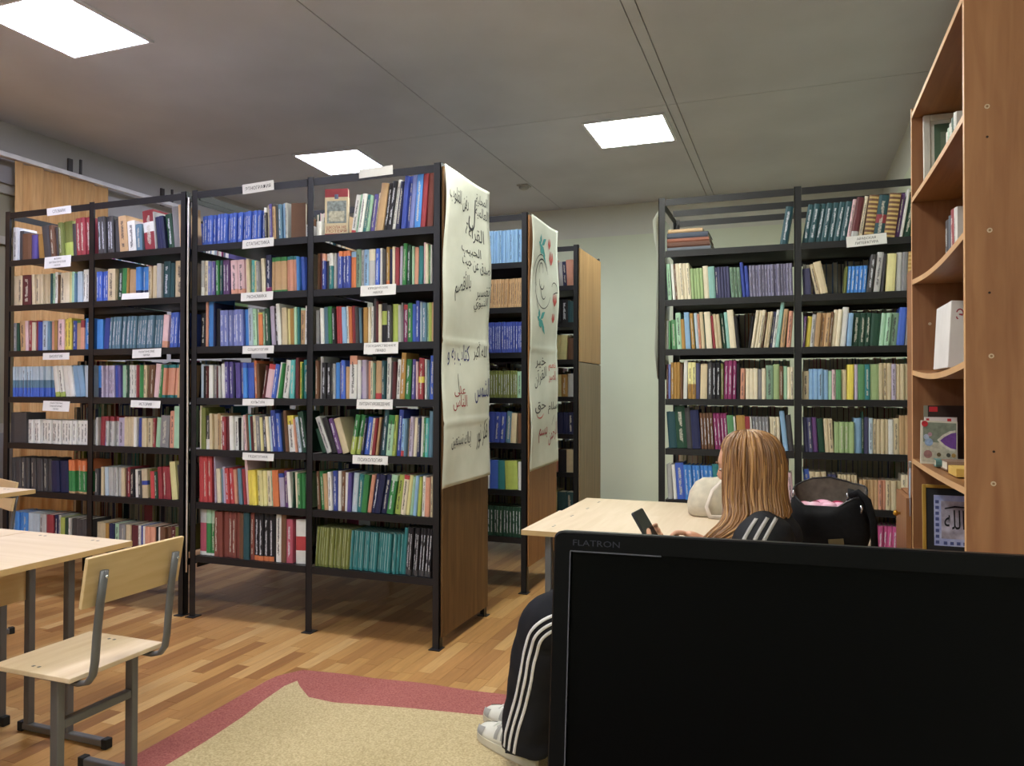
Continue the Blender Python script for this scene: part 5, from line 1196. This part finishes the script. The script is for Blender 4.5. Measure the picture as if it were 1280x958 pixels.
for k in range(4):
    o0 = w2+Vector((-0.058, -0.045+0.016*k, 0.036-0.003*k)); q = (1.0, 1.1, 1.05, 0.9)[k]
    finger([o0, o0+Vector((-0.026*q, -0.006, 0.004)), o0+Vector((-0.042*q, -0.010, -0.012)), o0+Vector((-0.046*q, -0.012, -0.030))], [0.0088, 0.0082, 0.0074, 0.0062])
finger([w2+Vector((-0.02, -0.035, 0.012)), w2+Vector((-0.05, -0.058, 0.012)), w2+Vector((-0.075, -0.062, 0.004))], [0.011, 0.0095, 0.0075])
bo = body.build('body', SKIN, person, smooth=True)
rmd = bo.modifiers.new('one_surface', 'REMESH'); rmd.mode = 'VOXEL'; rmd.voxel_size = 0.0042; rmd.use_smooth_shade = True
sm = bo.modifiers.new('smooth', 'SMOOTH'); sm.factor = 0.5; sm.iterations = 3
bake(bo)
for s in (-1, 1):
    b = MB(); b.ell((0.073, s*0.029, 0.003), 0.009, 0.011, 0.004, 12, 8, M=HM); b.build('eye', mat('eye_white', 'e8e4de', 0.3), person, smooth=True)
    b = MB(); b.ell((0.0805, s*0.029, 0.002), 0.003, 0.005, 0.0035, 10, 6, M=HM); b.build('iris', mat('iris_dark', '2c2018', 0.3), person, smooth=True)
    b = MB(); b.tube([HM @ Vector((0.088, s*0.015, 0.022)), HM @ Vector((0.087, s*0.030, 0.026)), HM @ Vector((0.079, s*0.044, 0.022))], 0.0028, 6); b.build('eyebrow', mat('brow_brown', '6a4a30', 0.8), person, smooth=True)
b = MB(); b.ell((0.086, 0, -0.060), 0.006, 0.019, 0.006, 12, 8, M=HM); b.build('lips', mat('lips', 'b86a62', 0.5), person, smooth=True)

# trousers
TR = mat('tracksuit_black', '1e1e24', 0.8, var=0.2, scale=14, bump=0.06, spec=0.2); JK = mat('jacket_black', '26272e', 0.75, var=0.25, scale=12, bump=0.06, spec=0.25)
STR = mat('stripe_white', 'd8d6d6', 0.7, var=0.03); STG = mat('stripe_grey', 'a8a4a2', 0.7, var=0.03)
def smooth_path(pts, n):
    """Catmull-Rom through (point, radius) pairs"""
    out = []
    P_ = [(Vector(p), r) for p, r in pts]
    for i in range(len(P_)-1):
        p0 = P_[max(0, i-1)]; p1 = P_[i]; p2 = P_[i+1]; p3 = P_[min(len(P_)-1, i+2)]
        for k in range(n):
            t = k/n; t2, t3 = t*t, t*t*t
            f = lambda a, b_, c, d: 0.5*((2*b_)+(c-a)*t+(2*a-5*b_+4*c-d)*t2+(3*b_-a-3*c+d)*t3)
            out.append((f(p0[0], p1[0], p2[0], p3[0]), f(p0[1], p1[1], p2[1], p3[1])))
    out.append(P_[-1]); return out
def cloth_tube(mb, pts, n=4, nv=28, wr=0.006, seed=0.0):
    path = smooth_path(pts, n); base = len(mb.v)
    mb.tube([p for p, r in path], [r for p, r in path], nv)
    k = 0
    for j in range(len(path)):
        for i in range(nv):
            c = path[j][0]; v = mb.v[base+k]; a = 2*math.pi*i/nv
            d = (v-c); 
            if d.length > 1e-6: mb.v[base+k] = v+d.normalized()*(wr*math.sin(j*1.15+3*math.sin(a+seed)+seed)*math.sin(a*2+j*0.3+seed)+wr*0.6*math.sin(a*5+j*0.21))
            k += 1
b = MB()
near_leg = [((-0.17, 2.262, 0.530), 0.100), ((-0.44, 2.258, 0.530), 0.09), ((-0.645, 2.262, 0.522), 0.088), ((-0.722, 2.272, 0.475), 0.090), ((-0.752, 2.288, 0.385), 0.089), ((-0.778, 2.31, 0.26), 0.090), ((-0.800, 2.335, 0.14), 0.093), ((-0.808, 2.347, 0.072), 0.096)]
far_leg = [((-0.17, 2.40, 0.53), 0.10), ((-0.43, 2.415, 0.53), 0.09), ((-0.625, 2.435, 0.52), 0.086), ((-0.725, 2.45, 0.47), 0.086), ((-0.765, 2.465, 0.37), 0.086), ((-0.795, 2.485, 0.24), 0.088), ((-0.82, 2.505, 0.13), 0.09), ((-0.83, 2.512, 0.06), 0.092)]
cloth_tube(b, near_leg, 5, 32, 0.005, 0.4); cloth_tube(b, far_leg, 5, 32, 0.005, 2.0)
b.ell((-0.18, 2.33, 0.535), 0.115, 0.165, 0.10, 24, 14)
tr = b.build('trousers', TR, person, smooth=True)
rm2 = tr.modifiers.new('one_surface', 'REMESH'); rm2.mode = 'VOXEL'; rm2.voxel_size = 0.008; rm2.use_smooth_shade = True
s2 = tr.modifiers.new('smooth', 'SMOOTH'); s2.factor = 0.5; s2.iterations = 4
bake(tr)
# jacket with hood
b = MB(); rings = []
for (x, y, z, rx, ry, tl_) in ((-0.20, 2.325, 0.50, 0.130, 0.178, 0.1), (-0.185, 2.325, 0.57, 0.13, 0.175, 0.15), (-0.155, 2.325, 0.66, 0.125, 0.175, 0.15), (-0.115, 2.325, 0.75, 0.115, 0.18, 0.1), (-0.10, 2.325, 0.81, 0.10, 0.172, 0.0), (-0.09, 2.327, 0.856, 0.08, 0.125, -0.1), (-0.085, 2.33, 0.888, 0.066, 0.08, -0.2), (-0.085, 2.332, 0.908, 0.062, 0.068, -0.2)):
    rings.append([(x+rx*math.cos(a), y+ry*math.sin(a), z-tl_*rx*math.cos(a)+0.004*math.sin(5*a+z*40)) for a in [2*math.pi*i/32 for i in range(32)]])
b.loft(rings)
cloth_tube(b, [((-0.06, 2.24, 0.805), 0.07), ((-0.085, 2.19, 0.810), 0.070), ((-0.125, 2.158, 0.73), 0.064), ((-0.178, 2.145, 0.645), 0.058), ((-0.205, 2.155, 0.625), 0.054), ((-0.25, 2.20, 0.67), 0.050), ((-0.315, 2.258, 0.73), 0.040)], 5, 24, 0.004, 1.0)
cloth_tube(b, [((-0.06, 2.41, 0.805), 0.07), ((-0.085, 2.465, 0.810), 0.070), ((-0.11, 2.505, 0.735), 0.064), ((-0.15, 2.525, 0.66), 0.058), ((-0.175, 2.515, 0.635), 0.054), ((-0.21, 2.47, 0.69), 0.050), ((-0.248, 2.422, 0.738), 0.038)], 5, 24, 0.004, 2.5)
b.ell((-0.025, 2.325, 0.80), 0.05, 0.125, 0.055, 24, 14); b.ell((-0.045, 2.325, 0.83), 0.055, 0.11, 0.04, 24, 14)
jk = b.build('jacket', JK, person, smooth=True)
rm3 = jk.modifiers.new('one_surface', 'REMESH'); rm3.mode = 'VOXEL'; rm3.voxel_size = 0.007; rm3.use_smooth_shade = True
s3 = jk.modifiers.new('smooth', 'SMOOTH'); s3.factor = 0.5; s3.iterations = 4
bake(jk)
bpy.context.view_layer.update()
def stripes(on, lines, width, m, name, dirv, start):
    dg = bpy.context.evaluated_depsgraph_get(); ev = on.evaluated_get(dg)
    tree = BVHTree.FromObject(on, dg)
    for line in lines:
        mb = MB(); hits = []
        for (x, z) in line:
            hit, nrm, _, _ = tree.ray_cast(Vector((x, start, z)), Vector(dirv))
            if hit is not None: hits.append((hit, nrm))
        if len(hits) < 3: continue
        base = []
        for i, (h, nr) in enumerate(hits):
            t_ = (hits[min(i+1, len(hits)-1)][0]-hits[max(i-1, 0)][0]).normalized(); sd = nr.cross(t_).normalized()
            p = h+nr*0.0012
            for q in (-1, 1): mb.v.append(p+sd*q*width/2)
        for i in range(len(hits)-1): mb.f.append([2*i, 2*i+1, 2*i+3, 2*i+2])
        o = mb.build(name, m, person, smooth=True); so = o.modifiers.new('thickness', 'SOLIDIFY'); so.thickness = 0.0015; so.offset = 0
def curve2(pts, off, n=8):
    P_ = [p for p, r in smooth_path([((x, 0, z), 0.0) for x, z in pts], n)]; out = []
    for i, p in enumerate(P_):
        t_ = (P_[min(i+1, len(P_)-1)]-P_[max(i-1, 0)]).normalized()
        out.append((p.x-t_.z*off, p.z+t_.x*off))
    return out
leg_line = [(-0.35, 0.555), (-0.55, 0.55), (-0.655, 0.53), (-0.725, 0.485), (-0.757, 0.41), (-0.78, 0.31), (-0.81, 0.215), (-0.835, 0.14), (-0.85, 0.075)]
stripes(tr, [curve2(leg_line, o_) for o_ in (-0.020, 0.0, 0.020)], 0.0095, STR, 'trouser_stripe', (0, 1, 0), 1.8)
arm_line = [(-0.095, 0.872), (-0.112, 0.845), (-0.135, 0.80), (-0.16, 0.75), (-0.185, 0.70)]
stripes(jk, [[(x+dx, z+dz) for x, z in curve2(arm_line, 0.0)] for dx, dz in ((0.0, 0.0), (0.028, 0.002), (0.05, 0.0))], 0.010, STG, 'sleeve_stripe', (0, 1, 0), 1.8)
# shoes
def shoe(heel, toe, label):
    h, t_ = Vector(heel), Vector(toe); L_ = (t_-h).length; ang = math.atan2(t_.y-h.y, t_.x-h.x)
    M = Matrix.Translation(h) @ Matrix.Rotation(ang, 4, 'Z')
    def ringset(z0s, inset=0.0, topf=None):
        return None
    def half(s):      # half width of the sole along its length, s 0 heel .. 1 toe
        return (0.036+0.014*math.sin(min(1, max(0, (s-0.15)/0.85))*math.pi*0.62))*math.sqrt(max(0.02, 1-abs(2*s-1)**5.0))
    prof = [i/16 for i in range(17)]
    sole = MB(); out = [(s*L_, -half(s)) for s in prof]+[(s*L_, half(s)) for s in reversed(prof)]
    sole.loft([[(x, y*0.97, 0.0) for x, y in out], [(x, y, 0.006) for x, y in out], [(x, y, 0.026+0.004*(x/L_ < 0.4)) for x, y in out]])
    up = MB(); rings = []
    for s in prof:
        hw = half(s)*0.95; hgt = 0.098 if s < 0.42 else 0.098-0.055*((s-0.42)/0.58)**0.8
        hgt = 0.026+(hgt-0.026)*min(1, math.sqrt(max(0.05, 1-max(0, (s-0.9)/0.1)**2)))*(0.85 if s < 0.06 else 1)
        rings.append([(s*L_, hw*math.cos(a), 0.024+(hgt-0.024)*math.sin(a)**0.8) for a in [math.pi*k/12 for k in range(13)]])
    up.loft([[Vector(p) for p in r] for r in rings], cap=True)
    e = bpy.data.objects.new('shoe', up.mesh('shoe', mat('shoe_white', 'd9d6cc', 0.6, var=0.06), True)); COL.objects.link(e); e.parent = person; e.matrix_local = M; e['label'] = label
    sole.build('sole', mat('shoe_sole', 'c9c2ae', 0.7, var=0.08), e, fix=True)
    for (s0, s1, lo, hi) in ((0.78, 0.985, 0.030, 0.60), (0.02, 0.16, 0.1, 0.75), (0.40, 0.47, 0.15, 0.9), (0.52, 0.58, 0.15, 0.85)):
        for sd in (-1, 1):
            g = MB()
            for i in range(5):
                s = s0+(s1-s0)*i/4; hw = half(s)*0.95+0.0015; hgt = 0.098 if s < 0.42 else 0.098-0.055*((s-0.42)/0.58)**0.8
                g.v.extend(Vector((s*L_, sd*hw*math.cos(a), 0.025+(hgt-0.022)*math.sin(a)**0.8)) for a in [math.pi/2*(lo+(hi-lo)*k/4)*0.9 for k in range(5)])
            for i in range(4):
                for k in range(4): g.f.append([i*5+k, i*5+k+1, (i+1)*5+k+1, (i+1)*5+k])
            g.build('grey_panel', mat('shoe_grey', 'a09e98', 0.7), e, smooth=True)
    l = MB()
    for s in (0.46, 0.53, 0.60, 0.67):
        hgt = 0.098-0.055*((s-0.42)/0.58)**0.8+0.003; l.tube([(s*L_, -0.022, hgt-0.006), (s*L_+0.004, 0, hgt), (s*L_, 0.022, hgt-0.006)], 0.003, 6)
    l.build('laces', mat('lace_white', 'e2e0da', 0.7), e, smooth=True)
shoe((-0.775, 2.325, 0.006), (-1.035, 2.485, 0.006), 'near white sneaker with grey panels')
shoe((-0.815, 2.47, 0.006), (-1.07, 2.625, 0.006), 'far white sneaker with grey panels')
# hair: a shaped mass with many separate strands over it
hm, nt, pb = newmat('hair')
gi = nd(nt, 'ShaderNodeNewGeometry'); cr = nd(nt, 'ShaderNodeValToRGB'); e = cr.color_ramp.elements
e[0].color = lin('6a4628'); e[1].color = lin('b88a56'); k = e.new(0.5); k.color = lin('8e6238')
nt.links.new(gi.outputs['Random Per Island'], cr.inputs[0]); nt.links.new(cr.outputs[0], pb.inputs['Base Color']); pb.inputs['Roughness'].default_value = 0.42; pb.inputs['Specular IOR Level'].default_value = 0.6
HR = [(1.104, -0.128, 2.340, 0.012, 0.010), (1.098, -0.127, 2.340, 0.045, 0.038), (1.082, -0.126, 2.340, 0.072, 0.062), (1.055, -0.124, 2.339, 0.089, 0.079), (1.02, -0.122, 2.338, 0.096, 0.087), (0.985, -0.121, 2.336, 0.098, 0.090),
      (0.945, -0.121, 2.332, 0.097, 0.092), (0.905, -0.118, 2.326, 0.100, 0.096), (0.872, -0.112, 2.316, 0.103, 0.105), (0.845, -0.125, 2.300, 0.098, 0.112), (0.82, -0.165, 2.28, 0.082, 0.105), (0.79, -0.212, 2.262, 0.055, 0.080), (0.755, -0.247, 2.25, 0.036, 0.055)]
FA = math.atan2(FD.y, FD.x)
def hair_pt(k, a, extra=0.0):
    k0 = int(min(len(HR)-2, max(0, math.floor(k)))); f = k-k0
    z, cx, cy, rx, ry = [HR[k0][i]*(1-f)+HR[k0+1][i]*f for i in range(5)]
    da = (a-FA+math.pi) % (2*math.pi)-math.pi
    s = 1.0
    if z < 1.055: 
        w = max(0.0, 1-abs(da)/R(58)); s = 1-0.55*min(1, w*2.4)*min(1, (1.055-z)/0.03)
    return Vector((cx+(rx+extra)*s*math.cos(a), cy+(ry+extra)*s*math.sin(a), z))
b = MB(); n = 48
b.loft([[hair_pt(k/2, 2*math.pi*i/n, -0.006) for i in range(n)] for k in range(2*(len(HR)-1)+1)])
hr_ = random.Random(4)
for i in range(620):
    a = hr_.uniform(0, 2*math.pi); da = (a-FA+math.pi) % (2*math.pi)-math.pi
    if abs(da) < R(50): continue
    k0 = hr_.uniform(0.0, 1.2); k1 = hr_.uniform(10.6, 12.0) if hr_.random() < 0.75 else hr_.uniform(8.5, 10.5)
    ex = hr_.uniform(-0.004, 0.004); ph = hr_.uniform(0, 6); tw = hr_.uniform(-0.08, 0.08); pts = []; m = 16
    for j in range(m+1):
        k = k0+(k1-k0)*j/m
        pts.append(hair_pt(k, a+tw*j/m+0.02*math.sin(k*1.3+ph), ex+0.002*math.sin(k*0.9+ph)))
    r0 = hr_.uniform(0.0022, 0.0042)
    b.tube(pts, [r0*(0.5+0.5*min(1, (j+1)/3))*(1 if j < m-3 else (m-j+0.4)/3.6) for j in range(m+1)], 5)
hb_ = b.build('hair', hm, person, smooth=True)
# phone in the hand
ph = thing('smartphone', 'dark smartphone held upright in the person\'s hand over the desk', 'phone', (0, 0, 0))
PMX = Matrix((PW_, PD, PN)).transposed().to_4x4(); PMX.translation = PH_BOT
ph.matrix_world = PMX
b = MB(); o8 = rrect(-0.0365, 0.0365, 0.0, 0.150, 0.008); b.loft([[(x, y, -0.0085) for x, y in o8], [(x, y, 0.0) for x, y in o8]]); b.build('case', mat('phone_case', '34383c', 0.45, var=0.05), ph, fix=True, bevel=0.001)
b = MB(); o9 = rrect(-0.0345, 0.0345, 0.002, 0.148, 0.006); b.loft([[(x, y, 0.0001) for x, y in o9], [(x, y, 0.0006) for x, y in o9]]); b.build('screen', mat('phone_screen', '22272a', 0.2, var=0.3, scale=60), ph, fix=True)
